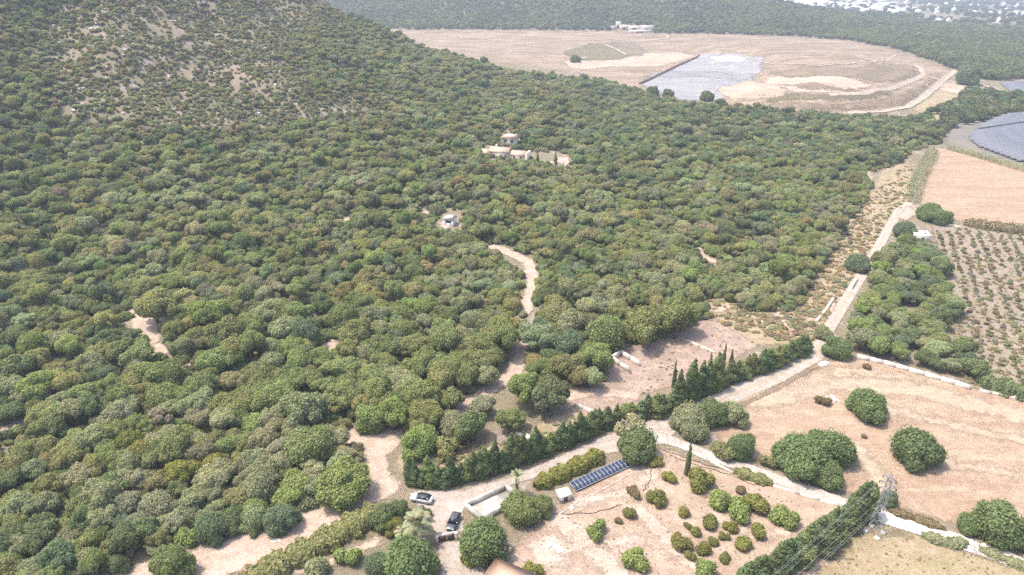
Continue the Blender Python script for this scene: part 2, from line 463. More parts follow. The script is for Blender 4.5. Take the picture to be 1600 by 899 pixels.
strip('lane', [(1045, 662), (1100, 640), (1150, 615), (1210, 589), (1268, 557), (1284, 540)], 5.2, M['lane3'], .12, .5, .6)
strip('upper_lane', [(1278, 552), (1287, 526), (1308, 492), (1334, 450), (1353, 420), (1376, 380), (1394, 348), (1404, 330), (1420, 318)], 3.4, M['lane2'], .14, .6, .6)
strip('footpath', [(772, 386), (800, 398), (826, 410), (834, 440), (829, 468), (818, 488)], 4.2, M['dirt'], .2, .6, .9)
strip('footpath', [(812, 530), (813, 560), (802, 585), (770, 606), (735, 628), (722, 640)], 3.6, M['dirt'], .15, .6, .9)
strip('footpath', [(1088, 388), (1098, 402), (1118, 410)], 3.0, M['dirt'], .15, .7, 1)
sheet('ruin_yard', [(884, 618), (915, 598), (950, 592), (962, 552), (990, 540), (1050, 515), (1100, 497), (1125, 505), (1150, 520), (1185, 540), (1120, 578),
                    (1060, 600), (1000, 618), (975, 645), (905, 645)], M['yard'], .06, .9, 1.6)
strip('footpath', [(890, 620), (930, 612), (985, 618)], 3.5, M['dirt'], .12, .6, 1)
sheet('dry_ground', [(1100, 470), (1140, 455), (1240, 470), (1300, 400), (1330, 335), (1360, 300), (1380, 262), (1420, 252), (1432, 290), (1410, 330), (1360, 400),
                     (1330, 440), (1290, 515), (1268, 540), (1180, 540), (1130, 510)], M['dry'], .05, 1.2, 3)
GAPS = [[(198, 482), (222, 486), (256, 492), (258, 516), (246, 536), (236, 540), (212, 526)], [(236, 538), (258, 538), (268, 552), (244, 560)], [(262, 495), (280, 498), (288, 515), (276, 512)],
        [(283, 566), (300, 572), (314, 578), (294, 582)], [(485, 476), (512, 480), (520, 490), (502, 492)], [(500, 540), (518, 530), (540, 545), (528, 553), (508, 552)],
        [(-10, 668), (30, 652), (42, 664), (14, 682), (-12, 690)], [(1100, 470), (1124, 464), (1142, 480), (1126, 490), (1104, 488)],
        [(1205, 498), (1216, 488), (1244, 506), (1240, 520), (1226, 512)], [(526, 344), (548, 340), (552, 352), (536, 352)], [(686, 350), (706, 346), (712, 352), (694, 360)],
        [(655, 332), (668, 330), (672, 338), (656, 340)], [(720, 632), (736, 618), (752, 616), (742, 632), (726, 642)], [(866, 264), (872, 246), (888, 246), (890, 258), (874, 268)],
        [(1345, 268), (1356, 266), (1366, 288), (1354, 284)], [(1286, 490), (1302, 466), (1308, 472), (1290, 504)], [(75, 558), (95, 556), (92, 563), (78, 564)], [(1400, 340), (1418, 322), (1432, 335), (1416, 345)],
        [(60, 735), (76, 738), (74, 750), (62, 752)], [(740, 606), (775, 596), (780, 612), (752, 622)]]
for g in GAPS: sheet('bare_patch', g, M['dirt'], .18, .6, 1.2)

LF = [(625, 47), (760, 48), (900, 49), (1000, 51), (1150, 54), (1240, 58), (1330, 65), (1395, 78), (1445, 95), (1492, 112), (1465, 138), (1420, 167), (1340, 182), (1240, 182), (1150, 170),
      (1080, 160), (1000, 140), (900, 112), (800, 100), (700, 90)]
sheet('landfill_ground', LF, M['landfill'], .10, 4, 5)
sheet('olive_bank', [(880, 82), (925, 68), (960, 68), (1000, 84), (965, 94), (905, 95)], M['olive'], .25, 3, 8)
sheet('brown_bank', [(958, 66), (990, 68), (1010, 82), (1000, 88), (975, 84)], M['brown'], .28, 3, 9)
sheet('sand_bank', [(880, 96), (950, 94), (1000, 84), (1060, 82), (1090, 88), (1030, 104), (960, 104), (895, 110)], M['sand'], .22, 3, 5)
sheet('grey_basin', [(1000, 132), (1092, 86), (1145, 84), (1192, 90), (1188, 112), (1170, 132), (1130, 158), (1060, 156)], M['grey'], .30, 2.5, 6)
sheet('grey_pond', [(1004, 120), (1040, 112), (1120, 112), (1180, 116), (1172, 124), (1100, 120), (1040, 122)], M['slate'], .36, 2.5, 8)
sheet('white_fill', [(1106, 92), (1130, 87), (1168, 91), (1160, 97), (1125, 98)], M['whitefill'], .42, 2.5, 4)
sheet('brown_bank', [(1200, 116), (1260, 104), (1340, 108), (1410, 100), (1432, 105), (1428, 124), (1380, 130), (1350, 124), (1260, 122)], M['brown'], .22, 3, 9)
sheet('brown_bank', [(1300, 166), (1370, 160), (1440, 140), (1470, 122), (1462, 136), (1420, 160), (1340, 174)], M['brown'], .26, 2.5, 8)
sheet('sand_bank', [(1200, 122), (1260, 121), (1340, 126), (1364, 134), (1320, 146), (1240, 144), (1190, 136)], M['sand'], .24, 3, 5)
sheet('brown_bank', [(1215, 132), (1300, 138), (1360, 138), (1330, 143), (1260, 142)], M['brown'], .34, 2.5, 7)
sheet('brown_bank', [(1190, 163), (1280, 166), (1345, 168), (1330, 172), (1250, 172)], M['brown'], .34, 2.5, 7)
sheet('sand_bank', [(1120, 140), (1160, 128), (1200, 132), (1230, 148), (1180, 158), (1140, 156)], M['sand'], .34, 2.5, 4)
sheet('brown_bank', [(1180, 150), (1300, 150), (1390, 146), (1370, 154), (1300, 158), (1200, 158)], M['olive'], .3, 3, 8)
for pts, wd in (([(1240, 104), (1320, 102), (1360, 98), (1400, 86)], 2.5), ([(1300, 149), (1350, 147), (1390, 140), (1432, 124), (1442, 118), (1440, 108), (1430, 103)], 5),
                ([(1330, 178), (1380, 175), (1418, 168), (1440, 155), (1462, 136), (1478, 122), (1490, 114), (1496, 106)], 6), ([(1440, 119), (1455, 123), (1470, 126)], 4),
                ([(900, 64), (960, 62), (1000, 66), (1045, 60), (1040, 55)], 3.5), ([(945, 70), (965, 78), (978, 86)], 4), ([(1330, 100), (1280, 104), (1200, 100), (1150, 84)], 3),
                ([(1470, 128), (1520, 130), (1565, 142)], 4), ([(900, 108), (905, 92), (915, 90)], 5), ([(640, 52), (760, 62), (820, 72)], 3), ([(1060, 80), (1130, 78), (1185, 82)], 3)):
    strip('haul_track', pts, wd, M['track'], .5, 1.6, 1.0)
sheet('bare_patch', [(1465, 130), (1500, 128), (1520, 138), (1500, 148), (1470, 142)], M['sand'], .3, 2.5, 4)
sheet('dry_ground', [(1425, 172), (1470, 138), (1500, 132), (1560, 150), (1520, 180), (1470, 190)], M['dry'], .2, 2.5, 6)
sheet('panel_park_ground', [(1474, 205), (1500, 192), (1560, 180), (1620, 168), (1740, 150), (1740, 285), (1600, 264), (1535, 246), (1478, 226)], M['bluefield'], .15, 2.2, 3)

# ------------------------------------------------------------------ plants: unit shapes (crown radius 1)
def crown_np(seed, kind='round', n=2600, leaf=.11):
    """leaf clumps over a lumpy set of lobes; returns quads"""
    r = np.random.default_rng(seed)
    if kind == 'round':
        K = r.integers(30, 46)
        u = r.normal(size=(K, 3)); u /= np.linalg.norm(u, axis=1)[:, None]; u[:, 2] = np.abs(u[:, 2])*.9-.18
        c = u*np.array([.72, .72, .56])*r.uniform(.5, 1.15, (K, 1)); rad = r.uniform(.12, .34, K)
        c = np.vstack([c, [[0, 0, 0]]]); rad = np.append(rad, .52)
        c[:, :2] += r.normal(0, .12, 2); asp = r.uniform(.76, 1.28); c[:, 0] *= asp; c[:, 1] /= asp
        c[:, 2] += .92
    elif kind == 'low':                # crown down to the ground, lopsided
        K = r.integers(20, 28)
        u = r.normal(size=(K, 3)); u /= np.linalg.norm(u, axis=1)[:, None]; u[:, 2] = np.abs(u[:, 2])
        c = u*np.array([.74, .74, .78])*r.uniform(.55, 1.12, (K, 1)); rad = r.uniform(.16, .38, K); c[:, :2] += r.normal(0, .10, 2)
        c = np.vstack([c, [[0, 0, .3]]]); rad = np.append(rad, .66)
        asp = r.uniform(.88, 1.12); c[:, 0] *= asp; c[:, 1] /= asp
        c[:, 2] += .30
    elif kind == 'umbrella':
        K = r.integers(14, 20)
        a = r.uniform(0, 6.28, K); q = np.sqrt(r.uniform(0, 1, K))*.72
        c = np.stack([q*np.cos(a), q*np.sin(a), 1.35+.25*(1-q)+r.normal(0, .06, K)], -1); rad = r.uniform(.22, .36, K)
    elif kind == 'shrub':
        K = r.integers(6, 11)
        a = r.uniform(0, 6.28, K); q = np.sqrt(r.uniform(0, 1, K))*.62
        c = np.stack([q*np.cos(a), q*np.sin(a), .42+r.uniform(-.1, .25, K)], -1); rad = r.uniform(.30, .48, K)
    elif kind == 'sparse':
        K = r.integers(10, 14)
        u = r.normal(size=(K, 3)); u /= np.linalg.norm(u, axis=1)[:, None]; u[:, 2] = np.abs(u[:, 2])*.9-.1
        c = u*.68; c[:, 2] += .95; rad = r.uniform(.16, .30, K)
    elif kind == 'cypress':            # radius 1, height ~ 5
        K = 26; z = np.linspace(.35, 4.7, K)
        prof = np.interp(z, [0, .8, 2.2, 3.6, 4.9], [.66, .84, .74, .42, .07])*r.uniform(.85, 1.15, K)
        a = r.uniform(0, 6.28, K)
        c = np.stack([prof*.38*np.cos(a), prof*.38*np.sin(a), z], -1); rad = prof*.72
    rad_p = rad**2/np.sum(rad**2)
    m = int(n*2.2)
    k = r.choice(len(rad), m, p=rad_p)
    d = r.normal(size=(m, 3)); d /= np.linalg.norm(d, axis=1)[:, None]
    sc = np.array([1, 1, 1.0])
    p = c[k] + d*rad[k][:, None]*sc*(r.uniform(.78, 1.08, (m, 1)) + .22*(r.uniform(size=(m, 1)) < .10))
    inside = np.zeros(m, bool)
    for i in range(len(rad)):
        inside |= (np.linalg.norm(p-c[i], axis=1) < rad[i]*.84) & (k != i)
    ok = ~inside | (r.uniform(size=m) < .06)
    p, d = p[ok][:n], d[ok][:n]; m = len(p)
    nn = d*1.0 + r.normal(size=(m, 3))*.62 + np.array([0, 0, .15]); nn /= np.linalg.norm(nn, axis=1)[:, None]
    t = np.cross(nn, r.normal(size=(m, 3))); t /= np.linalg.norm(t, axis=1)[:, None]; b = np.cross(nn, t)
    s = leaf*r.uniform(.6, 1.35, (m, 1)); e = s*r.uniform(.55, 1.0, (m, 1))
    V = np.stack([p-t*s, p-b*e+nn*s*.2, p+t*s, p+b*e+nn*s*.2], 1).reshape(-1, 3)
    F = np.arange(m*4).reshape(-1, 4)
    return V, F
def trunk_mb(seed, kind='round'):
    r = random.Random(seed); b = MB()
    if kind == 'cypress':
        b.tube([(0, 0, -.3), (0, 0, .8), (0, 0, 3.6)], [.14, .11, .03], 6); return b
    top = 1.3 if kind == 'umbrella' else (.45 if kind == 'shrub' else .75)
    lean = (r.uniform(-.12, .12), r.uniform(-.12, .12))
    b.tube([(0, 0, -.25), (lean[0]*.4, lean[1]*.4, top*.45), (lean[0], lean[1], top)], [.10, .075, .05], 7)
    for i in range(5):
        a = i*1.257 + r.uniform(-.3, .3); h = top*r.uniform(.45, .95); L = r.uniform(.4, .7)
        b.tube([(lean[0]*.7, lean[1]*.7, h), (math.cos(a)*L*.5, math.sin(a)*L*.5, h+.22), (math.cos(a)*L, math.sin(a)*L, h+.42)], [.045, .03, .012], 5)
    return b
CROWN, TRUNK = {}, {}
def kind_meshes(kind, cnt, n, leaf):
    CROWN[kind], TRUNK[kind] = [], []
    for i in range(cnt):
        V, F = crown_np(100+i*7+len(kind), kind, n, leaf)
        CROWN[kind].append(mesh_np('crown', V, F, [M['leaf']]))
        tb = trunk_mb(i*3+1, kind); TRUNK[kind].append(tb.mesh('trunk', M['bark'], True))
kind_meshes('round', 8, 10500, .049)
kind_meshes('low', 6, 14000, .042)
kind_meshes('umbrella', 4, 6000, .058)
kind_meshes('shrub', 5, 2600, .08)
kind_meshes('sparse', 4, 1300, .075)
kind_meshes('cypress', 4, 5500, .08)

TINT = {'q': (0.235, 0.245, 0.085), 'f': (0.201, 0.262, 0.122), 'h': (0.165, 0.22, 0.107), 'g': (0.248, 0.289, 0.124), 'b': (0.285, 0.351, 0.131), 'd': (0.188, 0.233, 0.117), 's': (0.318, 0.336, 0.206), 'o': (0.3, 0.303, 0.141), 'y': (0.278, 0.278, 0.087), 'w': (0.315, 0.297, 0.231), 't': (0.193, 0.25, 0.15), 'r': (0.27, 0.22, 0.134), 'p': (0.377, 0.351, 0.22)}
TW = {'q': 'olive green', 'f': 'green', 'h': 'dark green', 'g': 'green', 'b': 'bright green', 'd': 'dark green', 's': 'sage green', 'o': 'olive green', 'y': 'yellow green', 'w': 'pale grey', 't': 'blue green', 'r': 'brownish', 'p': 'pale'}
def jit(c, a=.12):
    k = 1 + random.uniform(-a, a); return tuple(max(.01, v*k*(1+random.uniform(-a, a)*.5)) for v in c)
def tree(name, x, y, R, tint, label, cat='tree', group=None, kind='round', zs=1.0, var=None, z=None):
    i = random.randrange(len(CROWN[kind])) if var is None else var
    t = thing(name, label, cat, (x, y, float(H(x, y)) if z is None else z), random.uniform(0, 6.28), group)
    k_ = random.uniform(.90, 1.10); t.scale = (R*k_, R/k_, R*zs)
    c = link('crown', CROWN[kind][i], t); c['tint'] = [*tint, 1.0]
    link('trunk', TRUNK[kind][i], t)
    return t
ZC = {'round': .95, 'low': .65, 'umbrella': 1.4, 'shrub': .5, 'sparse': 1.0, 'cypress': 2.4}
def at_crown(px, py, wpx, kind='round', zs=1.0):
    R = 4.0
    for _ in range(4):
        p, t = P1(px, py, ZC[kind]*R*zs)
        R = wpx/2*t/FPX
    return p, R

# ------------------------------------------------------------------ the wood
MAN = """466 593 50 g;420 620 62 g;482 640 74 s;489 688 82 g;429 656 46 s;429 698 52 s;542 611 60 g;507 607 42 g;578 647 56 g;613 651 52 b;653 618 60 g;609 578 46 s;653 578 50 g
531 738 88 b;462 752 62 b;660 678 64 b;704 658 46 s;736 669 52 d;762 584 44 s;753 633 42 s;796 649 48 g;822 606 56 b;858 616 62 d;667 613 50 g;689 582 52 g
737 498 40 s;783 513 50 g;741 533 36 g;770 551 42 g;712 560 46 g;839 524 58 s;872 489 60 o;892 507 50 s;850 538 46 t;890 538 52 t;857 565 46 g;906 560 42 g;896 528 40 d;953 513 70 g;1011 509 66 g
1058 500 66 g;922 588 40 s;902 590 34 o;486 438 36 s;457 429 36 g;481 520 46 t;463 489 46 g;537 489 50 g;559 516 54 g;628 509 42 g;594 507 36 s;615 428 32 w;646 424 36 g;568 545 46 s;466 560 52 g
523 573 56 g;579 576 42 s;652 538 52 g;626 484 46 g;666 476 44 g;666 569 46 g;240 478 62 o;289 482 46 g;268 512 34 o;284 538 38 s;213 549 56 g;229 580 52 g;267 582 50 g;327 489 56 b;307 518 42 g
351 516 60 g;342 558 60 g;391 511 52 g;422 480 46 s;451 487 46 g;422 558 46 s;400 587 52 g;356 593 34 r;316 602 46 g;251 616 60 g;293 627 46 g;253 649 44 w;356 636 56 g;309 655 42 s;413 620 60 g
393 655 50 b;456 540 44 g;351 660 46 s;433 664 46 s;309 686 36 s;282 693 32 s;249 707 42 d;222 702 48 y;369 693 36 o;331 720 46 y;289 738 48 y;400 713 46 s;440 720 46 s;351 738 42 s;227 742 48 s
400 760 60 s;300 769 48 s;244 782 60 s;371 775 46 o;451 772 52 b;433 802 56 t;396 804 48 s;360 813 42 d;325 820 56 t;267 813 44 s;222 831 46 d;119 740 52 s;172 757 56 d;49 738 42 s;73 760 46 o
35 795 52 s;66 788 46 s;133 795 52 g;106 824 36 o;159 812 46 s;192 844 52 d;144 833 52 g;66 833 46 d;13 833 50 d;29 858 46 s;88 877 56 t;133 866 46 s;33 892 46 s;150 886 38 g;268 868 62 g
53 533 56 g;93 526 46 s;18 578 62 d;111 547 42 b;140 575 46 s;167 544 42 o;170 583 28 d;190 552 44 g;62 597 56 b;100 602 46 o;36 613 42 s;140 613 50 g;124 635 46 g;89 647 52 g;142 644 42 d
182 649 52 s;142 684 60 s;62 671 50 g;67 692 46 o;200 687 46 y;233 584 50 b;110 700 46 o;20 715 50 g;180 715 44 g;95 720 40 o;8 760 46 d;12 640 44 d;196 620 44 g;174 600 40 g;210 660 40 g;480 600 44 g
590 612 48 g;620 612 40 s;500 560 44 g;540 545 44 g;610 540 48 g;700 540 44 g;640 590 40 g;730 590 46 g;700 620 44 g;760 540 40 g;590 480 40 g;690 500 44 g;720 520 40 s;800 470 36 o;390 550 44 g;360 480 44 g
470 460 40 g;500 470 36 d;560 470 40 g;440 520 44 s;430 590 50 g;320 560 36 g;380 620 42 g;350 690 42 b;300 710 36 s;260 745 44 o;330 770 40 s;190 785 46 s;210 810 44 s;290 800 44 s;340 790 40 s;60 860 44 d;110 850 44 s;180 875 36 d"""
LAND = [('pale dirt clearing', 580, 700), ('lower dirt track', 400, 850), ('bend of the pale footpath', 830, 440), ('two ruin walls', 975, 562), ('lone white hut', 703, 340),
        ('pinkish gap in the wood', 232, 510), ('bare gap with a white post', 520, 545), ('white villa', 790, 240), ('grey leafless tree', 253, 649), ('grey dead crown', 615, 430),
        ('dirt wedge at the left edge', 15, 670), ('dirt slope below the wood', 200, 870), ('lower end of the footpath', 812, 560), ('cypress row', 800, 690), ('open ruin yard', 1050, 540), ('triangular bare patch', 300, 575),
        ('yellow tinted crowns', 310, 728), ('dark blue green crown', 481, 520), ('bottom left corner', 20, 880), ('white rock speck', 490, 615)]
from collections import Counter
_seen = Counter()
def wood_label(px, py, wpx, tk, d):
    best = sorted(LAND, key=lambda L: (px-L[1])**2+(py-L[2])**2)[0]
    dx, dy = px-best[1], py-best[2]; dist = math.hypot(dx, dy)
    rel = ('left of' if dx < 0 else 'right of') if abs(dx) > abs(dy)*1.2 else ('uphill behind' if dy < 0 else 'in front of')
    far = 'right beside' if dist < 40 else ('close to' if dist < 85 else 'further off')
    size = 'broad' if wpx > 52 else ('medium' if wpx > 42 else 'small')
    return f"{size} {TW[tk]} woodland tree {far}, {rel} the {best[0]}".replace('further off, ', 'well ').replace('close to, ', 'close ').replace('right beside, ', 'just ').replace('woodland tree', 'wood tree')

FOREST = [(-260, 1010), (60, 935), (200, 868), (300, 850), (370, 838), (440, 815), (465, 795), (520, 772), (565, 740), (560, 705), (525, 690), (522, 668), (560, 662), (640, 662),
          (650, 700), (720, 690), (725, 640), (730, 612), (790, 590), (802, 560), (830, 560), (835, 600), (890, 604), (945, 590), (955, 560), (985, 538), (1050, 518), (1095, 502), (1100, 482),
          (1150, 478), (1200, 490), (1240, 478), (1262, 440), (1290, 400), (1310, 370), (1322, 345), (1345, 318), (1358, 290), (1352, 268), (1405, 252), (1422, 235), (1466, 222), (1474, 205),
          (1450, 186), (1400, 190), (1340, 188), (1250, 180), (1170, 173), (1110, 168), (1080, 168), (1030, 158), (990, 145), (940, 128), (905, 120), (880, 106), (800, 102), (720, 94),
          (660, 70), (630, 60), (560, 25), (500, -20), (470, -120), (-260, -140)]
HOLES = [[(946, 544), (1006, 546), (1008, 584), (950, 586)], [(752, 224), (830, 236), (893, 240), (890, 264), (868, 262), (830, 250), (800, 250), (752, 240)], [(780, 207), (812, 207), (814, 228), (780, 226)], [(686, 334), (720, 330), (722, 352), (712, 360), (694, 366), (680, 358)],
         [(764, 382), (800, 390), (840, 402), (846, 440), (840, 472), (828, 498), (808, 492), (814, 440), (806, 420), (786, 406)], [(798, 526), (826, 526), (826, 568), (812, 594), (764, 628), (720, 650), (712, 632), (756, 598), (798, 574)],
         [(1084, 386), (1096, 390), (1120, 408), (1116, 414), (1094, 406)], [(200, 484), (246, 492), (292, 510), (284, 522), (248, 512), (266, 556), (238, 556)]] + GAPS
SCRUB = [(255, 165, 150, 55), (330, 120, 90, 40), (240, 40, 190, 50), (440, 20, 110, 50), (420, 130, 60, 45), (560, 172, 60, 28), (170, 150, 80, 50), (150, 90, 90, 50), (380, 100, 70, 50), (490, 175, 50, 25), (380, 190, 60, 25)]
def scrubby(px, py):
    return min(1.0, sum(math.exp(-(((px-a)/c)**2 + ((py-b)/d)**2)*1.3) for a, b, c, d in SCRUB))

BARE = [(262, 40, 38, 22), (295, 112, 18, 26), (318, 132, 20, 18), (335, 168, 20, 14), (140, 196, 24, 9), (182, 178, 22, 9), (112, 172, 15, 8), (95, 205, 12, 6), (222, 200, 14, 6), (372, 118, 20, 24), (405, 140, 22, 14), (550, 172, 34, 9), (590, 178, 20, 8),
        (440, 14, 44, 14), (400, 36, 16, 14), (500, 8, 20, 8), (150, 50, 26, 12), (120, 92, 18, 9), (430, 120, 16, 10), (225, 95, 20, 8), (510, 178, 14, 6)]
def bare(px, py, n_=0.0):
    return max(math.exp(-(((px-a)/c)**2 + ((py-b)/d)**2)) for a, b, c, d in BARE) + .34*n_
pts = []           # x, y, R, tint key or colour, kind
grid = {}
CS = 8.0
def near_ok(x, y, R, f):
    gx, gy = int(x//CS), int(y//CS)
    for i in (-1, 0, 1):
        for j in (-1, 0, 1):
            for (a, b, r) in grid.get((gx+i, gy+j), ()):
                if (a-x)**2 + (b-y)**2 < (f*(R+r))**2: return False
    return True
def put(x, y, R): grid.setdefault((int(x//CS), int(y//CS)), []).append((x, y, R))
man = []
for s_ in MAN.replace('\n', ';').split(';'):
    a, b, c_, k = s_.split(); px, py, wd = float(a), float(b), float(c_)*1.06
    p, R = at_crown(px, py, wd)
    man.append((p.x, p.y, R, k, px, py, wd)); put(p.x, p.y, R)

# candidates over the world, kept where the photo shows wood
NC = 120000
cx_ = RNG.uniform(-460, 330, NC); cy_ = RNG.uniform(62, 620, NC)
cz_ = H(cx_, cy_)
cpx, cpy, cdep = proj(cx_, cy_, cz_)
inF = poly_sd(FOREST, cpx, cpy) > 0
cr_ = 1.1 + 3.1*RNG.beta(1.2, 2.1, NC)
tpx, tpy, _ = proj(cx_, cy_, cz_+cr_*1.0)
upx, upy, _ = proj(cx_, cy_, cz_+cr_*1.7)
bad = np.zeros(NC, bool)
for h in HOLES:
    for (X, Y) in ((cpx, cpy), (tpx, tpy), (upx, upy)):
        bad |= poly_sd(h, X, Y) > -2 - .30*cr_*FPX/cdep
for X, Y in ((tpx, tpy), (upx, upy)):                      # keep crowns out of the open clearing
    bad |= poly_sd([(524, 668), (634, 667), (606, 716), (626, 760), (560, 800), (330, 908), (200, 900), (440, 822), (530, 772), (575, 735)], X, Y) > 0
# line of sight over the hill
vis = np.ones(NC, bool)
for fr in np.linspace(.35, .97, 26):
    vis &= (CAMZ + (cz_+22-CAMZ)*fr) > H(cx_*fr, cy_*fr)
ok = inF & ~bad & vis & (cpx > -200) & (cpx < 1500) & (cpy > -120)
n1, n2 = wob(cx_, cy_, 60, 21), wob(cx_, cy_, 23, 22); n3 = wob(cx_, cy_, 11, 23)
auto = []
for i in np.nonzero(ok)[0]:
    s = scrubby(cpx[i], cpy[i])
    R = float(cr_[i]); up = np.interp(cpy[i], [100, 330], [1.0, 0.0])
    if cpx[i] < 620: R *= 1 - .22*up
    R *= (1 - .5*s)
    if cpy[i] > 560: R *= 1.15
    if random.random() < s*.42 or (cpy[i] < 240 and cpx[i] < 640 and bare(cpx[i], cpy[i], n3[i]) > .66): continue
    if n3[i] + .6*n2[i] > 1.75 and random.random() < .8: continue
    if not near_ok(cx_[i], cy_[i], R, .42): continue
    put(cx_[i], cy_[i], R)
    v = n1[i] + .8*n2[i] + random.gauss(0, .7)
    k = 'g' if -.3 < v < .6 else ('s' if v >= .6 else ('o' if v > -1.3 else ('d' if random.random() < .7 else 't')))
    if s > .35 and random.random() < .75: k = random.choice('oosrsw')
    if cpx[i] > 900 and cpy[i] < 262 and random.random() < .55: k = random.choice('ddgt')
    if cpx[i] < 170 and random.random() < .4: k = random.choice('dod')
    if random.random() < .006: k = 'w'
    auto.append((float(cx_[i]), float(cy_[i]), R, k, float(tpx[i]), float(tpy[i]), R*2*FPX/cdep[i]))
allt = [(*m, True) for m in man] + [(*a, False) for a in auto]
# the 300 that show largest are trees of their own, the rest one mass
def inview(t): return -20 < t[4] < 1620 and 0 < t[5] < 915
rank = sorted((t for t in allt if inview(t)), key=lambda t: -t[6]*(1.25 if t[7] else 1.0))
own = rank[:300]; ownid = set(id(t) for t in own)
rest = [t for t in allt if id(t) not in ownid]
for (x, y, R, k, px, py, wd, m) in own:
    kind = 'sparse' if k == 'w' else random.choice(['low', 'round', 'round', 'round', 'low', 'umbrella'] if wd < 50 else ['low', 'round', 'round'])
    tree('forest_tree', x, y, R, jit(TINT[k]), wood_label(px, py, wd, k, 0), 'tree', 'woodland trees on the slope', kind, random.uniform(.8, 1.2))

# ---- instanced masses
def proto_collection(name, specs):
    c = bpy.data.collections.new(name)
    for i, (kind, var, f) in enumerate(specs):
        cm, tm = CROWN[kind][var], TRUNK[kind][var]
        o = bpy.data.objects.new(f'{name}_form_{i:02d}', joined(cm, tm)); c.objects.link(o)
    return c
def joined(cm, tm):
    def arr(me):
        V = np.zeros(len(me.vertices)*3, np.float32); me.vertices.foreach_get('co', V)
        return V.reshape(-1, 3), [tuple(p.vertices) for p in me.polygons]
    V1, F1 = arr(cm); V2, F2 = arr(tm); n = len(V1)
    return mesh_np('form', np.vstack([V1, V2]), F1 + [tuple(i+n for i in f) for f in F2], [M['leaf'], M['bark']],
                   np.concatenate([np.zeros(len(F1)), np.ones(len(F2))]))
def mass(name, label, coll, P, scale, rot, var, tint, cat, group=None):
    me = bpy.data.meshes.new(name); me.vertices.add(len(P)); me.vertices.foreach_set('co', np.asarray(P, np.float32).ravel())
    for an, ty, key, val in (('siz', 'FLOAT_VECTOR', 'vector', scale), ('rot', 'FLOAT_VECTOR', 'vector', rot), ('tint', 'FLOAT_COLOR', 'color', tint)):
        a = me.attributes.new(an, ty, 'POINT'); a.data.foreach_set(key, np.asarray(val, np.float32).ravel())
    a = me.attributes.new('form', 'INT', 'POINT'); a.data.foreach_set('value', np.asarray(var, np.int32))
    o = link(name, me); o['kind'] = 'stuff'; o['label'] = label; o['category'] = cat
    g = bpy.data.node_groups.new(name, 'GeometryNodeTree')
    g.interface.new_socket('Geometry', in_out='INPUT', socket_type='NodeSocketGeometry')
    g.interface.new_socket('Geometry', in_out='OUTPUT', socket_type='NodeSocketGeometry')
    gi, go = g.nodes.new('NodeGroupInput'), g.nodes.new('NodeGroupOutput')
    ci = g.nodes.new('GeometryNodeCollectionInfo'); ci.inputs['Collection'].default_value = coll
    ci.inputs['Separate Children'].default_value = True; ci.inputs['Reset Children'].default_value = True
    ip = g.nodes.new('GeometryNodeInstanceOnPoints'); ip.inputs['Pick Instance'].default_value = True
    def attr(nm, ty):
        x = g.nodes.new('GeometryNodeInputNamedAttribute'); x.data_type = ty; x.inputs['Name'].default_value = nm
        return x.outputs['Attribute']
    g.links.new(gi.outputs[0], ip.inputs['Points']); g.links.new(ci.outputs[0], ip.inputs['Instance'])
    g.links.new(attr('form', 'INT'), ip.inputs['Instance Index']); g.links.new(attr('siz', 'FLOAT_VECTOR'), ip.inputs['Scale'])
    g.links.new(attr('rot', 'FLOAT_VECTOR'), ip.inputs['Rotation']); g.links.new(ip.outputs[0], go.inputs[0])
    md = o.modifiers.new('scatter', 'NODES'); md.node_group = g
    return o
def scatter(name, label, coll, nform, X, Y, R, tints, cat, zs=(.85, 1.15), dz=-.05):
    n = len(X); P = np.stack([X, Y, H(X, Y)+dz], -1)
    R = np.asarray(R); sc = np.stack([R*RNG.uniform(.78, 1.25, n), R*RNG.uniform(.78, 1.25, n), R*RNG.uniform(*zs, n)], -1)
    rot = np.stack([np.zeros(n), np.zeros(n), RNG.uniform(0, 6.28, n)], -1)
    t = np.concatenate([np.asarray(tints), np.ones((n, 1))], 1)
    return mass(name, label, coll, P, sc, rot, RNG.integers(0, nform, n), t, cat)

wood_c = proto_collection('wood', [('round', i, 1) for i in range(8)] + [('umbrella', i, 1) for i in range(3)] + [('low', i, 1) for i in range(6)])
scatter('woodland', 'dense evergreen wood covering the hillside behind the nearer trees', wood_c, 17, np.array([t[0] for t in rest]), np.array([t[1] for t in rest]),
        [t[2] for t in rest], [jit(TINT[t[3]], .2) for t in rest], 'wood', (.7, 1.25))

# low scrub and rocks on the bare parts of the hill and in the gaps
scrub_c = proto_collection('scrub', [('shrub', i, 1) for i in range(5)])
n = 90000
sx = RNG.uniform(-460, 330, n); sy = RNG.uniform(70, 560, n); sz = H(sx, sy)
spx, spy, sdep = proj(sx, sy, sz)
ok = (poly_sd(FOREST, spx, spy) > -4) & (spx > -120) & (spy > -60)
for h in HOLES: ok &= ~(poly_sd(h, spx, spy) > 1)
ss = np.array([scrubby(a, b) if o else 0 for a, b, o in zip(spx, spy, ok)])
n3 = wob(sx, sy, 11, 23); bb = np.array([bare(a, b, c_) if (o and b < 240 and a < 640) else 0 for a, b, c_, o in zip(spx, spy, n3, ok)])
ok &= RNG.uniform(0, 1, n) < (.85 + .15*ss)*np.where(bb > .62, .55, 1)
sx, sy, ss = sx[ok], sy[ok], ss[ok]
scatter('undergrowth', 'low grey brown scrub and undergrowth on the hillside', scrub_c, 5, sx, sy, np.where(ss > .3, RNG.uniform(.4, 1.5, len(sx)), RNG.uniform(.9, 2.2, len(sx))),
        [jit(TINT[random.choice('osrsgso' if q_ > .3 else 'gsogds')], .22) for q_ in ss], 'scrub')
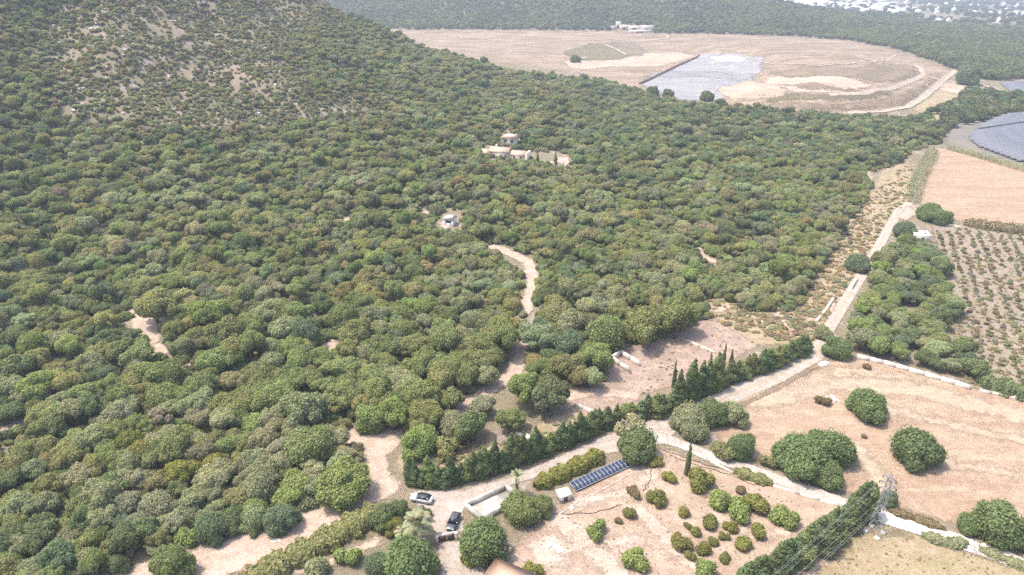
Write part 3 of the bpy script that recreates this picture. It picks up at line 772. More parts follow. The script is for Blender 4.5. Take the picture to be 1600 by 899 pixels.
def rock_mesh(seed, mat=None):
    r = np.random.default_rng(seed); import bmesh
    bm = bmesh.new(); bmesh.ops.create_icosphere(bm, subdivisions=2, radius=1)
    d = r.normal(size=(5, 3))
    for v in bm.verts:
        k = 1 + .18*sum(math.sin(2.2*v.co.dot(Vector(q))+i) for i, q in enumerate(d))
        v.co *= k; v.co.z *= .55
    me = bpy.data.meshes.new('rock'); bm.to_mesh(me); bm.free(); me.materials.append(mat or M['rock']); return me
rc = bpy.data.collections.new('rock')
for i in range(4): rc.objects.link(bpy.data.objects.new(f'rock_form_{i:02d}', rock_mesh(i)))
n = 26000
sx = RNG.uniform(-400, 60, n); sy = RNG.uniform(190, 520, n)
spx, spy, _ = proj(sx, sy, H(sx, sy))
ss = np.array([scrubby(a, b) for a, b in zip(spx, spy)])
cl = wob(sx, sy, 22, 31) + .7*wob(sx, sy, 9, 32)
ok = (RNG.uniform(0, 1, n) < ss*.5) & (cl > .7) & (spx > -60) & (spy > -40)
sx, sy = sx[ok], sy[ok]
scatter('outcrop_rubble', 'pale limestone rubble scattered over the bare hilltop', rc, 4, sx, sy, RNG.uniform(.3, 1.1, len(sx)), np.full((len(sx), 3), .4), 'rocks', (.6, 1.0))

# ------------------------------------------------------------------ far woods beyond the landfill
def far_crowns():
    CROWN['far'], TRUNK['far'] = [], []
    for i in range(5):
        V, F = crown_np(900+i, 'round', 420, .24); CROWN['far'].append(mesh_np('crown', V, F, [M['leaf']])); TRUNK['far'].append(TRUNK['round'][i])
far_crowns()
far_c = proto_collection('far_wood', [('far', i, 1) for i in range(5)])
FAR = [(420, -60), (420, 20), (560, 40), (625, 46), (930, 48), (1000, 52), (1150, 54), (1240, 57), (1330, 64), (1395, 76), (1445, 92), (1488, 108), (1500, 118), (1520, 122),
       (1560, 128), (1640, 128), (1760, 130), (1760, 48), (1600, 45), (1480, 40), (1400, 30), (1320, 22), (1260, 14), (1200, 4), (1180, -60)]
xs, ys = [], []
y = 640.0
while y < 1560:
    st = 6.0 + (y-640)/330.0
    x = np.arange(-620, 1050, st); x = x + RNG.uniform(-st*.45, st*.45, len(x)); yy = y + RNG.uniform(-st*.45, st*.45, len(x))
    xs.append(x); ys.append(yy); y += st
xs, ys = np.concatenate(xs), np.concatenate(ys); zs_ = H(xs, ys)
px, py, dep = proj(xs, ys, zs_)
ok = (poly_sd(FAR, px, py) > 0) & (px > 380) & (px < 1720) & (py > -50)
v2 = np.ones(len(xs), bool)
for fr in np.linspace(.3, .96, 24): v2 &= (CAMZ + (zs_+16-CAMZ)*fr) > H(xs*fr, ys*fr)
ok &= v2 & (poly_sd([(1500, 138), (1560, 128), (1640, 118), (1640, 150), (1560, 150)], px, py) < 0)
ok &= ~((px > 955) & (px < 1022) & (py > 40) & (py < 52))
xs, ys = xs[ok], ys[ok]
nn_ = wob(xs, ys, 120, 41)
scatter('far_woodland', 'far evergreen forest fading blue beyond the landfill', far_c, 5, xs, ys, RNG.uniform(3.0, 4.6, len(xs)),
        [tuple(c_*.72 for c_ in jit(TINT['g' if v > -.3 else 'd'] if random.random() < .8 else TINT['s'], .2)) for v in nn_], 'forest')
# scrub and trees between landfill and panel park
MIDW = [(1512, 142), (1535, 146), (1570, 150), (1640, 150), (1640, 176), (1560, 186), (1500, 198), (1476, 208), (1470, 192), (1480, 178), (1450, 180), (1490, 165)]
n = 5000
xs = RNG.uniform(220, 560, n); ys = RNG.uniform(400, 720, n); px, py, dep = proj(xs, ys, H(xs, ys))
ok = (poly_sd(MIDW, px, py) > 0); xs, ys, px, py = xs[ok][:900], ys[ok][:900], px[ok][:900], py[ok][:900]
scatter('thicket', 'dark thicket between the landfill road and the panel park', far_c, 5, xs, ys, RNG.uniform(1.8, 3.8, len(xs)), [tuple(c_*.72 for c_ in jit(TINT[random.choice('ddtgs')], .2)) for _ in xs], 'thicket')
# plain around the far town
n = 9000
xs = RNG.uniform(500, 3200, n); ys = RNG.uniform(1350, 4300, n); px, py, dep = proj(xs, ys, 0*xs)
ok = (px > 1180) & (px < 1720) & (py < 50) & (py > -25) & (wob(xs, ys, 260, 51) > -.4); xs, ys = xs[ok], ys[ok]
scatter('plain_woodland', 'scattered dark tree belts on the hazy plain round the town', far_c, 5, xs, ys, RNG.uniform(3.5, 7, len(xs)), [tuple(c_*.7 for c_ in jit(TINT['d'], .2)) for _ in xs], 'trees')

# ------------------------------------------------------------------ open-ground trees
def T(name, px, py, wpx, k, label, kind='low', zs=1.0, group=None, cat='tree'):
    p, R = at_crown(px, py, wpx*(1.08 if kind == 'shrub' else 1.0), kind, zs)
    return tree(name, p.x, p.y, R, jit(TINT[k], .06), label, cat, group, kind, zs)
T('field_tree', 1252, 708, 88, 'f', 'largest carob like tree in the field, left half of the double crown')
T('field_tree', 1302, 700, 78, 'f', 'big rounded tree joined to the largest one in the field, its right half')
T('field_tree', 1290, 738, 56, 'f', 'lower tree filling the foot of the double crown above the concrete lane')
T('field_tree', 1426, 696, 82, 'h', 'lone dark green round tree standing in the open pink field')
T('field_tree', 1357, 633, 66, 'f', 'lone round tree in the field beside the rubble heap')
T('field_tree', 1560, 818, 88, 'f', 'big bushy tree above the white lane at the right edge')
T('field_tree', 1516, 818, 44, 'f', 'low bush joined to the left of the big tree above the white lane')
T('field_tree', 1610, 832, 70, 'f', 'bushy tree cut by the right edge above the white lane')
T('field_tree', 1390, 778, 34, 'h', 'small dark tree just right of the lattice pylon')
T('roadside_tree', 1000, 692, 72, 'f', 'spreading tree with pale twigs between the driveway end and panels')
T('roadside_tree', 986, 670, 58, 'p', 'pale bare twigged shrub behind the spreading tree at the lane fork', 'sparse')
T('roadside_tree', 1078, 652, 66, 's', 'wide sage tree left in the clump below the grey lane')
T('roadside_tree', 1112, 645, 56, 'f', 'middle tree of the clump below the grey lane')
T('roadside_tree', 1146, 644, 48, 's', 'right hand tree of the clump below the grey lane')
T('roadside_tree', 1090, 672, 46, 's', 'front tree of the clump nearest the concrete lane')
T('roadside_tree', 1160, 697, 54, 'h', 'dark spiky tree above the concrete lane')
T('roadside_tree', 1130, 705, 38, 'o', 'low olive bush left of the dark spiky tree', 'shrub')
T('roadside_tree', 1201, 722, 28, 'o', 'small olive bush between dark spiky tree and double crown', 'shrub')
T('lane_tree', 1313, 545, 46, 'f', 'round tree at the lane junction beside a pale boulder')
T('lane_tree', 1340, 410, 40, 't', 'dark tree overhanging the upper lane')
T('lane_tree', 1413, 358, 36, 't', 'dark tree beside the pale shed at the lane head')
T('lane_tree', 1452, 330, 40, 'f', 'bright bush left of the pair below the upper pink field')
T('lane_tree', 1472, 340, 34, 'f', 'bright bush right of the pair below the upper pink field')
T('lane_tree', 1285, 520, 30, 's', 'greyish small tree left of the lane just above the junction')
T('garden_tree', 750, 846, 92, 'f', 'big round leafy tree between the gate and the garden')
T('garden_tree', 812, 798, 62, 'g', 'leafy tree below the water tank')
T('garden_tree', 842, 790, 46, 'g', 'smaller leafy tree beside the white roofed hut')
T('garden_tree', 786, 862, 34, 'w', 'thin grey twiggy tree by the terracotta roof', 'sparse')
T('garden_tree', 638, 878, 104, 'f', 'largest garden tree at the bottom edge below the palm')
T('garden_tree', 590, 880, 50, 't', 'dark bush left of the largest garden tree at bottom edge')
T('garden_tree', 600, 805, 52, 'd', 'dark pine like tree left of the silver car')
T('garden_tree', 622, 796, 36, 'd', 'dark bushy tree touching the silver car')
T('garden_tree', 662, 800, 26, 'd', 'small dark shrub just below the silver car', 'shrub')
T('garden_tree', 618, 822, 34, 'y', 'yellowish shrub left of the feathery palm')
T('garden_tree', 545, 868, 40, 'b', 'low green bush beside the narrow footpath', 'shrub')
T('garden_tree', 500, 892, 50, 's', 'grey green bush at the bottom edge beside the narrow footpath', 'shrub')
T('garden_tree', 735, 872, 30, 'y', 'yellow green shrub under the big round tree by the gate', 'shrub')
T('landfill_tree', 1018, 142, 20, 'd', 'tall dark tree left of the grey basin, at the wood edge')
T('landfill_tree', 1043, 146, 18, 'd', 'dark tree in front of the grey basin, second from its left corner')
T('landfill_tree', 1104, 150, 24, 'd', 'dark rounded tree standing against the middle of the grey basin')
T('landfill_tree', 1475, 180, 18, 'd', 'round dark tree below the landfill access road')
T('landfill_tree', 898, 92, 18, 'd', 'dark tree on the wood edge under the olive bank')
T('landfill_tree', 1512, 118, 44, 't', 'dark broad tree where the landfill road meets the forest')

SHR = [(1023, 720, 24, 'y', 'yellow green clipped shrub just right of the solar panels'), (1045, 746, 24, 'y', 'yellowest low shrub right of the solar panels'), (1097, 751, 46, 'q', 'wide orchard bush at the foot of the slender cypress'),
       (1128, 786, 46, 'b', 'left part of the big green bush mass in the garden'), (1152, 796, 42, 'b', 'middle part of the big green bush mass in the garden'), (1180, 788, 42, 'q', 'right part of the big green bush mass in the garden'),
       (1226, 806, 42, 'b', 'round green bush nearest the big cypress hedge'), (1025, 779, 34, 'q', 'orchard bush beside the reddish one, below the panels'), (989, 769, 24, 'r', 'reddish sparse bush below the solar panels'), (984, 801, 24, 'q', 'small orchard bush in front of the reddish one'),
       (1065, 798, 24, 'y', 'lone small bush left of the big bush mass'), (1110, 816, 30, 'q', 'rounded orchard bush under the left part of the bush mass'), (1141, 824, 24, 'y', 'yellow green bush under the middle of the bush mass'), (1186, 830, 30, 'y', 'yellow green round bush under the right part of the bush mass'),
       (1162, 850, 30, 'y', 'roundest yellow olive bush on the right of the orchard'), (934, 830, 36, 'b', 'lone green round bush in the open garden left of the orchard'), (995, 873, 44, 'b', 'lone large green round bush at the bottom of the garden'),
       (1065, 846, 34, 'q', 'sprawling orchard bush on the left of the small cluster'), (1091, 832, 22, 'q', 'small bush at the top of the small cluster'), (1074, 822, 14, 'q', 'tiny bush above the sprawling orchard bush'), (1098, 856, 26, 'q', 'olive bush in the middle of the small cluster'),
       (1113, 846, 18, 'q', 'little bush on the right of the small cluster'), (1131, 839, 18, 'q', 'little olive bush between the cluster and the bush mass'), (1131, 871, 20, 'q', 'isolated small bush below the small cluster'), (1098, 890, 40, 'b', 'green bush at the bottom edge of the orchard'),
       (1079, 868, 20, 'q', 'low bush below the sprawling orchard bush'), (832, 890, 34, 'y', 'yellow green bush at the bottom edge by the terracotta roof'), (1158, 766, 18, 'r', 'brown sparse bush above the big bush mass'), (966, 814, 14, 'r', 'tiny brownish bush left in the orchard')]
for px, py, wd, k, lb in SHR: T('orchard_shrub', px, py, wd, k, lb, 'shrub', 1.0, 'garden orchard bushes', 'shrub')
for px, py, wd, k, lb in [(1350, 682, 10, 'r', 'small russet bush alone in the middle of the field'), (1354, 573, 14, 'r', 'russet bush under the right end of the lane wall'), (1287, 626, 22, 'r', 'dry brushwood on the rubble heap in the field'),
                          (700, 700, 46, 'o', 'low olive bush on rough ground above the cypress row'), (940, 590, 18, 'o', 'low bush left of the ruin walls'), (958, 548, 18, 'r', 'brown bush behind the ruin walls'), (1108, 492, 14, 'o', 'small bush in front of the pale bare patch')]:
    T('wild_shrub', px, py, wd, k, lb, 'shrub', 1.0, None, 'shrub')

# cypress rows
def cyp(name, px, py_base, hpx, wpx, k, label, group):
    p, t = P1(px, py_base)
    h = hpx*t/FPX/ math.cos(math.radians(36)); R = wpx/2*t/FPX
    tr = tree(name, p.x, p.y, R, jit(TINT[k], .1), label, 'cypress', group, 'cypress', 1.0)
    tr.scale = (R, R, h/4.9)
    return tr
cyp('cypress', 1073, 742, 54, 11, 'd', 'slender lone cypress beside the concrete lane in the garden', None)
cyp('cypress', 963, 661, 30, 17, 'd', 'small plump cypress at the right end of the cypress row', None)
row = [(640, 756), (695, 760), (750, 745), (825, 720), (890, 694), (945, 667)]
def along(pts, n, j=0):
    P = np.array(pts, float); d = np.concatenate([[0], np.cumsum(np.linalg.norm(np.diff(P, axis=0), axis=1))])
    s = np.linspace(0, d[-1], n)
    return np.stack([np.interp(s, d, P[:, 0]), np.interp(s, d, P[:, 1])], -1)
for i, (px, py) in enumerate(along(row, 36)):
    cyp('cypress', px+random.uniform(-3, 3), py+random.uniform(-2, 2), random.choice([30, 34, 38, 42, 50])+random.uniform(-3, 3), random.uniform(20, 30), random.choice('hhdg'), 'green cypress in the close row along the driveway', 'driveway cypress row')
for i, (px, py) in enumerate(along([(985, 655), (1040, 648), (1090, 620), (1160, 592), (1220, 570), (1258, 552)], 24)):
    pointed = 1050 < px < 1125
    cyp('cypress', px+random.uniform(-3, 3), py+random.uniform(-3, 1), random.uniform(46, 62) if pointed else random.uniform(24, 36), random.uniform(22, 32), random.choice('hhgd'),
        'pointed taller cypress in the hedge between ruin yard and lane' if pointed else 'bushy cypress in the hedge between ruin yard and grey lane', 'lane cypress hedge')
for i, (px, py) in enumerate(along([(985, 648), (1060, 628), (1120, 600), (1190, 575), (1250, 548)], 16)):
    T('hedge_bush', px+random.uniform(-6, 6), py-8+random.uniform(-6, 6), random.uniform(24, 34), random.choice('ggts'), 'rounded bush mixed into the hedge between ruin yard and lane', 'low', .9, 'lane hedge bushes', 'bush')
for px, hh in ((1052, 26), (1107, 22), (1128, 30), (1140, 18)): cyp('cypress', px, 606-(px-1052)*.3, hh+16, 8, 'd', 'thin cypress spire rising above the lane hedge', 'lane hedge spires')
for i, (px, py) in enumerate(along([(1165, 935), (1215, 890), (1260, 868), (1300, 842), (1335, 815), (1358, 806)], 30)):
    top = px > 1345
    cyp('cypress', px+random.uniform(-11, 11), py+random.uniform(-9, 9), 58 if top else random.uniform(38, 56), random.uniform(32, 46), random.choice('hhdg'),
        'bushy cypress in the thick hedge by the pylon', 'pylon cypress hedge')

def hedge(name, pix, wd, ht, k, label, n=5200):
    P, t = unproj([p[0] for p in pix], [p[1] for p in pix]); P = P[:, :2]
    r = np.random.default_rng(len(label)); d = np.concatenate([[0], np.cumsum(np.linalg.norm(np.diff(P, axis=0), axis=1))]); L = d[-1]
    m = n; s = r.uniform(0, L, m)
    x = np.interp(s, d, P[:, 0]); y = np.interp(s, d, P[:, 1])
    dx = np.interp(s+.5, d, P[:, 0])-np.interp(s-.5, d, P[:, 0]); dy = np.interp(s+.5, d, P[:, 1])-np.interp(s-.5, d, P[:, 1]); q = np.hypot(dx, dy)+1e-9
    lump = 1 + .20*np.sin(s*1.35) + .13*np.sin(s*2.9+1) + .08*np.sin(s*6.1)
    a = r.uniform(-.25, math.pi+.25, m)
    rr = r.uniform(.82, 1.04, m)*lump
    off = np.cos(a)*wd/2*rr; z = np.maximum(.1, np.sin(a))*ht*.55*rr + ht*.42*np.clip(np.sin(a)+.3, 0, 1)
    endk = np.clip(np.minimum(s, L-s)/(wd*.6), .35, 1); off *= endk; z *= .5+.5*endk
    p = np.stack([x - dy/q*off, y + dx/q*off, H(x, y)+z], -1)
    nn = np.stack([-dy/q*np.cos(a), dx/q*np.cos(a), np.abs(np.sin(a))+.2], -1) + r.normal(size=(m, 3))*.5
    nn /= np.linalg.norm(nn, axis=1)[:, None]
    tt = np.cross(nn, r.normal(size=(m, 3))); tt /= np.linalg.norm(tt, axis=1)[:, None]; b = np.cross(nn, tt)
    e = r.uniform(.16, .36, (m, 1))
    V = np.stack([p-tt*e, p-b*e*.8, p+tt*e, p+b*e*.8], 1).reshape(-1, 3)
    c0 = Vector((float(P[:, 0].mean()), float(P[:, 1].mean()), 0))
    o = link(name, mesh_np(name, V-np.array(c0), np.arange(m*4).reshape(-1, 4), [M['leaf']]), None, c0)
    o['tint'] = [*TINT[k], 1]
    return tag(o, label, 'hedge')
hedge('hedge', [(836, 764), (870, 748), (905, 732), (942, 714)], 3.0, 2.4, 'y', 'yellow green clipped hedge behind the solar panels', 6500)
hedge('hedge', [(375, 920), (430, 892), (500, 856), (560, 822), (600, 798)], 4.6, 2.6, 'o', 'long olive hedge below the dirt track', 9500)
hedge('hedge', [(1148, 738), (1175, 748), (1205, 758)], 2.4, 1.4, 'o', 'low hedge along the concrete lane at the garden corner', 2600)
hedge('hedge', [(1390, 800), (1430, 812), (1475, 828)], 1.8, .9, 'r', 'low dry hedge between the field and the white lane', 2200)
hedge('hedge', [(1440, 838), (1480, 852), (1510, 850)], 2.0, 1.2, 's', 'grey green verge bushes splitting the white lane', 1800)
hedge('hedge', [(1530, 860), (1570, 876), (1610, 892)], 1.8, 1.0, 's', 'grey verge bushes along the far right end of the white lane', 1800)
hedge('hedge', [(1425, 318), (1432, 290), (1446, 262), (1458, 240)], 6, 4.5, 'd', 'dark hedge along the left edge of the upper pink field', 3000)
hedge('hedge', [(1505, 352), (1540, 358), (1600, 366), (1660, 372)], 4, 3.4, 'r', 'brown hedge between the upper pink field and the orchard', 3600)
hedge('hedge', [(1480, 232), (1540, 250), (1600, 268), (1660, 280)], 4, 2.6, 'o', 'ragged olive hedge between panel park and upper pink field', 2600)
hedge('hedge', [(1525, 596), (1560, 610), (1620, 628)], 5, 3.0, 'd', 'dark hedge at the lower edge of the orchard', 3000)

# grove between upper lane and orchard
GROVE = [(1320, 520), (1345, 480), (1362, 440), (1385, 395), (1420, 382), (1450, 392), (1470, 420), (1480, 460), (1500, 500), (1468, 512), (1470, 538), (1512, 560), (1520, 594), (1440, 578), (1345, 552), (1322, 545)]
n = 3000
gx = RNG.uniform(70, 190, n); gy = RNG.uniform(130, 260, n); px, py, dep = proj(gx, gy, H(gx, gy)); qx, qy, _ = proj(gx, gy, H(gx, gy)+3)
ok = (poly_sd(GROVE, px, py) > 2) & (poly_sd([(1405, 470), (1440, 462), (1455, 480), (1420, 492)], qx, qy) < 0) & (poly_sd([(1410, 540), (1440, 532), (1452, 545), (1425, 556)], qx, qy) < 0)
cnt = 0
for i in np.nonzero(ok)[0]:
    R = random.uniform(2.3, 3.9)
    if not near_ok(gx[i], gy[i], R, .52): continue
    put(gx[i], gy[i], R); k = random.choice('gggtbsd'); cnt += 1
    zone = 'near the field wall' if py[i] > 530 else ('in the middle of the grove' if py[i] > 450 else 'near the pale shed')
    tree('grove_tree', gx[i], gy[i], R, jit(TINT[k]), f'{TW[k]} grove tree between upper lane and orchard, {zone}', 'tree', 'grove trees beside the upper lane', 'round', random.uniform(.8, 1.05))
    if cnt > 110: break
# orchard rows
O0, _ = P1(1500, 372); O1, _ = P1(1570, 596)
ax = Vector((O1.x-O0.x, O1.y-O0.y)).normalized(); nrm = Vector((-ax.y, ax.x))
cnt = 0
OREG = [(1462, 362), (1500, 356), (1640, 366), (1660, 624), (1590, 606), (1540, 596), (1520, 556), (1500, 480)]
cand = []
for i in range(-40, 50):
    for j in range(-36, 100):
        v = Vector((O0.x, O0.y)) + nrm*(i*3.4) + ax*(j*1.9)
        x, y = v.x+random.uniform(-.6, .6), v.y+random.uniform(-.6, .6)
        px, py, dep = proj(x, y, float(H(x, y)))
        if poly_sd(OREG, np.array([px]), np.array([py]))[0] > 0 and px < 1625: cand.append((dep, x, y, py))
cand.sort()
cand = [c_ for c_ in cand if random.random() < .8]
for dep, x, y, py in cand[:300]:
    k = random.choice('sswwor'); zone = 'lower' if py > 500 else ('middle' if py > 430 else 'upper')
    tree('orchard_tree', x, y, random.uniform(.5, .95), jit(TINT[k], .25), f'small {TW[k]} tree in the {zone} orchard rows at right', 'tree', 'orchard rows at right', 'shrub', 1.1)
if len(cand) > 300:
    xs = np.array([c_[1] for c_ in cand[300:]]); ys = np.array([c_[2] for c_ in cand[300:]])
    scatter('orchard_rows', 'far end of the orchard rows below the brown hedge', scrub_c, 5, xs, ys, RNG.uniform(.5, .95, len(xs)), [jit(TINT[random.choice('sswwor')], .2) for _ in xs], 'orchard')
# dry grass and weeds on open ground
wx, wy, wr = [], [], []
for poly, dens, rr in (([(1100, 470), (1240, 470), (1330, 335), (1420, 252), (1432, 290), (1330, 440), (1268, 545), (1130, 510)], 1500, (.3, 1.1)), ([(640, 705), (800, 690), (930, 640), (940, 655), (790, 720), (640, 748)], 260, (.25, .7)),
                       ([(330, 915), (530, 812), (595, 785), (600, 800), (380, 930)], 200, (.25, .7)), ([(960, 590), (1100, 500), (1185, 540), (1000, 618)], 130, (.15, .45)), ([(1345, 838), (1378, 824), (1600, 892), (1600, 940), (1250, 940)], 260, (.12, .3)),
                       ([(870, 805), (1040, 710), (1300, 795), (1190, 900), (800, 900)], 420, (.10, .26)), ([(1455, 360), (1600, 368), (1640, 625), (1500, 600)], 900, (.3, .8))):
    P = np.array(poly); a = RNG.uniform(P[:, 0].min(), P[:, 0].max(), dens*4); b = RNG.uniform(P[:, 1].min(), P[:, 1].max(), dens*4)
    m = poly_sd(P, a, b) > 0; a, b = a[m][:dens], b[m][:dens]
    G, _ = unproj(a, b); wx.append(G[:, 0]); wy.append(G[:, 1]); wr.append(RNG.uniform(*rr, len(a)))
wx, wy, wr = map(np.concatenate, (wx, wy, wr))
keep = np.ones(len(wx), bool)
lp, _ = unproj([1278, 1308, 1353, 1404], [552, 492, 420, 330]); keep &= line_d(lp[:, :2], wx, wy) > 2.2
wx, wy, wr = wx[keep], wy[keep], wr[keep]
scatter('dry_weeds', 'dry straw coloured weeds on the open ground and verges', scrub_c, 5, wx, wy, wr, [jit(random.choice([TINT['s'], (.44, .37, .25), (.40, .34, .22), (.35, .30, .19), (.38, .31, .20)]), .2) for _ in wx], 'weeds', (.5, .9))

# ------------------------------------------------------------------ palms
def frond_mesh(seed, L=3.2, leaflets=26):
    b = MB(); r = random.Random(seed); pts = []
    for i in range(9):
        s = i/8; pts.append(Vector((L*s*(1-.18*s), 0, 1.25*math.sin(s*2.2)*L/3.2 - .9*s*s*L/3.2)))
    b.tube(pts, [.05-.04*i/8 for i in range(9)], 4)
    for i in range(leaflets):
        s = .16 + .82*i/leaflets; k = s*8; j = min(7, int(k)); p = pts[j].lerp(pts[j+1], k-j)
        ln = .62*math.sin(math.pi*(.18+.75*s))*L/3.2
        for sg in (-1, 1):
            tip = p + Vector((ln*.5, sg*ln, -.18*ln+r.uniform(-.08, .08)))
            a = Vector((.06, 0, .0))
            b.add([p-a, p+a, tip], [(0, 1, 2)])
    return b
M['palm'] = leafy('palm frond', .15, .3)
FR = [frond_mesh(i).mesh('frond', M['palm']) for i in range(3)]
def palm(px, py, trunk_h, k, nf, L, label):
    p, t = P1(px, py, trunk_h)
    r = thing('palm_tree', label, 'palm', (p.x, p.y, float(H(p.x, p.y))))
    b = MB(); n = 8
    b.tube([(0, 0, -.3)]+[(0.05*math.sin(i), 0.04*math.cos(i), trunk_h*i/n) for i in range(1, n+1)], [.34]+[.26+.03*(i % 2) for i in range(n)], 9)
    b.build('trunk', M['bark'], r)
    for i in range(nf):
        o = link('frond', FR[i % 3], r, (0, 0, trunk_h)); s = L/3.2*random.uniform(.85, 1.1)
        o.rotation_euler = (random.uniform(-.2, .2), random.choice([-.9, -.5, -.1, .25, .55])+random.uniform(-.15, .15), i*2.399)
        o.scale = (s, s, s); o['tint'] = [*jit(TINT[k], .2), 1]
palm(652, 822, 3.6, 's', 46, 3.6, 'feathery date palm with arching fronds between the two cars and bottom tree')
palm(808, 746, 4.2, 's', 26, 1.9, 'thin trunked palm at the corner of the white tank')
palm(632, 832, 2.0, 'p', 26, 2.2, 'pale yucca like palm left of the feathery date palm')

# ------------------------------------------------------------------ buildings
def gable(b, x0, x1, y0, y1, z0, rise, ov=.35, th=.18):
    """ridge along x"""
    ym = (y0+y1)/2
    for s, ya in ((-1, y0-ov), (1, y1+ov)):
        zz = z0 - ov*rise/((y1-y0)/2)
        b.hexa([(x0-ov, ya, zz), (x1+ov, ya, zz), (x1+ov, ym, z0+rise), (x0-ov, ym, z0+rise)] if s < 0 else [(x0-ov, ym, z0+rise), (x1+ov, ym, z0+rise), (x1+ov, ya, zz), (x0-ov, ya, zz)],
               [(x0-ov, ya, zz+th), (x1+ov, ya, zz+th), (x1+ov, ym, z0+rise+th), (x0-ov, ym, z0+rise+th)] if s < 0 else [(x0-ov, ym, z0+rise+th), (x1+ov, ym, z0+rise+th), (x1+ov, ya, zz+th), (x0-ov, ya, zz+th)])
def hip(b, x0, x1, y0, y1, z0, rise, ov=.4):
    x0 -= ov; x1 += ov; y0 -= ov; y1 += ov; w_ = min(x1-x0, y1-y0)/2; ym = (y0+y1)/2
    V = [(x0, y0, z0), (x1, y0, z0), (x1, y1, z0), (x0, y1, z0), (x0+w_, ym, z0+rise), (x1-w_, ym, z0+rise)]
    b.add(V, [(0, 1, 5, 4), (1, 2, 5), (2, 3, 4, 5), (3, 0, 4), (0, 3, 2, 1)])
def windows(parent, spots, mat=None):
    for (x, y, z, w_, h_, ax_) in spots:
        f = MB()
        if ax_ == 'y': f.box(x-w_/2-.08, x+w_/2+.08, y-.06, y+.02, z-.08, z+h_+.08)
        else: f.box(x-.02, x+.06, y-w_/2-.08, y+w_/2+.08, z-.08, z+h_+.08)
        fo = f.build('window', M['stone'], parent)
        g = MB()
        if ax_ == 'y': g.box(x-w_/2, x+w_/2, y-.09, y-.02, z, z+h_)
        else: g.box(x-.02, x+.09, y-w_/2, y+w_/2, z, z+h_)
        g.build('pane', M['dark'], fo)
# villa
p, t = P1(790, 247); k = t/FPX
v = thing('villa', 'long white villa with pale tiled roofs standing in the wood', 'house', (p.x, p.y, float(H(p.x, p.y))-1.0), math.radians(-16))
b = MB(); b.box(-7.2, 2.2, -3, 3.4, -3, 4.6); b.box(2.2, 10.8, -2.6, 3.0, -3, 3.6); b.box(-12.5, -7.2, -2.4, 3.2, -3, 3.4)
b.build('wall', M['warm'], v)
rf = MB(); gable(rf, -7.2, 2.2, -3, 3.4, 4.6, 1.5); r_ = rf.build('roof', M['roof_pale'], v)
rf = MB(); gable(rf, 2.6, 10.4, -2.6, 3.0, 3.6, 1.3); rf.build('roof', M['roof_pale'], v)
rf = MB(); gable(rf, -12.3, -7.6, -2.4, 3.2, 3.4, 1.2); rf.build('roof', M['roof_pale'], v)
b = MB(); b.box(10.8, 12.0, -3.4, 3.2, -3, 4.8); b.build('end_wall', M['warm'], v)
b = MB(); b.box(-5.2, -4.4, .6, 1.4, 5.2, 7.2); b.build('chimney', M['cream'], r_)
windows(v, [(-5, -3, 1.7, 1, 1.3, 'y'), (-1.6, -3, 1.7, 1, 1.3, 'y'), (.8, -3, 2.2, .8, 1.0, 'y'), (5, -2.6, 1.5, 1, 1.2, 'y'), (8.4, -2.6, 1.5, 1, 1.2, 'y'), (-10, -2.4, 1.3, .9, 1.1, 'y')])
p, t = P1(797, 226)
v = thing('pavilion', 'pale roofed outbuilding just behind the white villa', 'house', (p.x, p.y, float(H(p.x, p.y))), math.radians(-14))
b = MB(); b.box(-3.9, 3.9, -2.7, 2.7, -2, 4.0); b.build('wall', M['cream'], v)
b = MB(); hip(b, -3.9, 3.9, -2.7, 2.7, 4.02, 1.5, .8); b.build('roof', M['roof_pale'], v)
windows(v, [(-1.8, -2.7, 1.6, 1.2, 1.4, 'y'), (1.6, -2.7, 1.6, 1.2, 1.4, 'y')])
p, t = P1(866, 256)
b = MB(); b.box(-7, 6, -.3, .3, -1.5, 1.0); b.box(5.4, 6, -5, -.3, -1.5, 1.0); b.box(-7, -6.4, .3, 3, -1.5, 1.0)
tag(b.build('terrace_wall', M['cream'], None, (p.x, p.y, float(H(p.x, p.y))), math.radians(-6)), 'pale terrace retaining wall right of the white villa', 'wall')
for px, lb in ((840, 'left one of two thin cypresses by the villa terrace'), (868, 'right one of two thin cypresses by the villa terrace')): cyp('cypress', px, 258, 18, 6, 'd', lb, None)
# white hut
p, t = P1(703, 350)
v = thing('hut', 'small white hut with one dark window opening alone in the wood', 'hut', (p.x, p.y, float(H(p.x, p.y))), math.radians(-12))
b = MB()
b.box(-2.0, -1.1, -1.9, -1.7, -1.5, 2.5); b.box(1.1, 2.0, -1.9, -1.7, -1.5, 2.5); b.box(-1.1, 1.1, -1.9, -1.7, -1.5, 1.0); b.box(-1.1, 1.1, -1.9, -1.7, 1.9, 2.5)
b.box(-2.0, -1.8, -1.7, 1.9, -1.5, 2.5); b.box(1.8, 2.0, -1.7, 1.9, -1.5, 2.5); b.box(-1.8, 1.8, 1.7, 1.9, -1.5, 2.5)
b.build('wall', M['white'], v)
b = MB(); hip(b, -2, 2, -1.9, 1.9, 2.52, 1.0, .3); b.build('roof', M['cream'], v)
b = MB(); b.box(-1.1, 1.1, -1.62, -1.56, 1.0, 1.9); b.build('window', M['dark'], v)
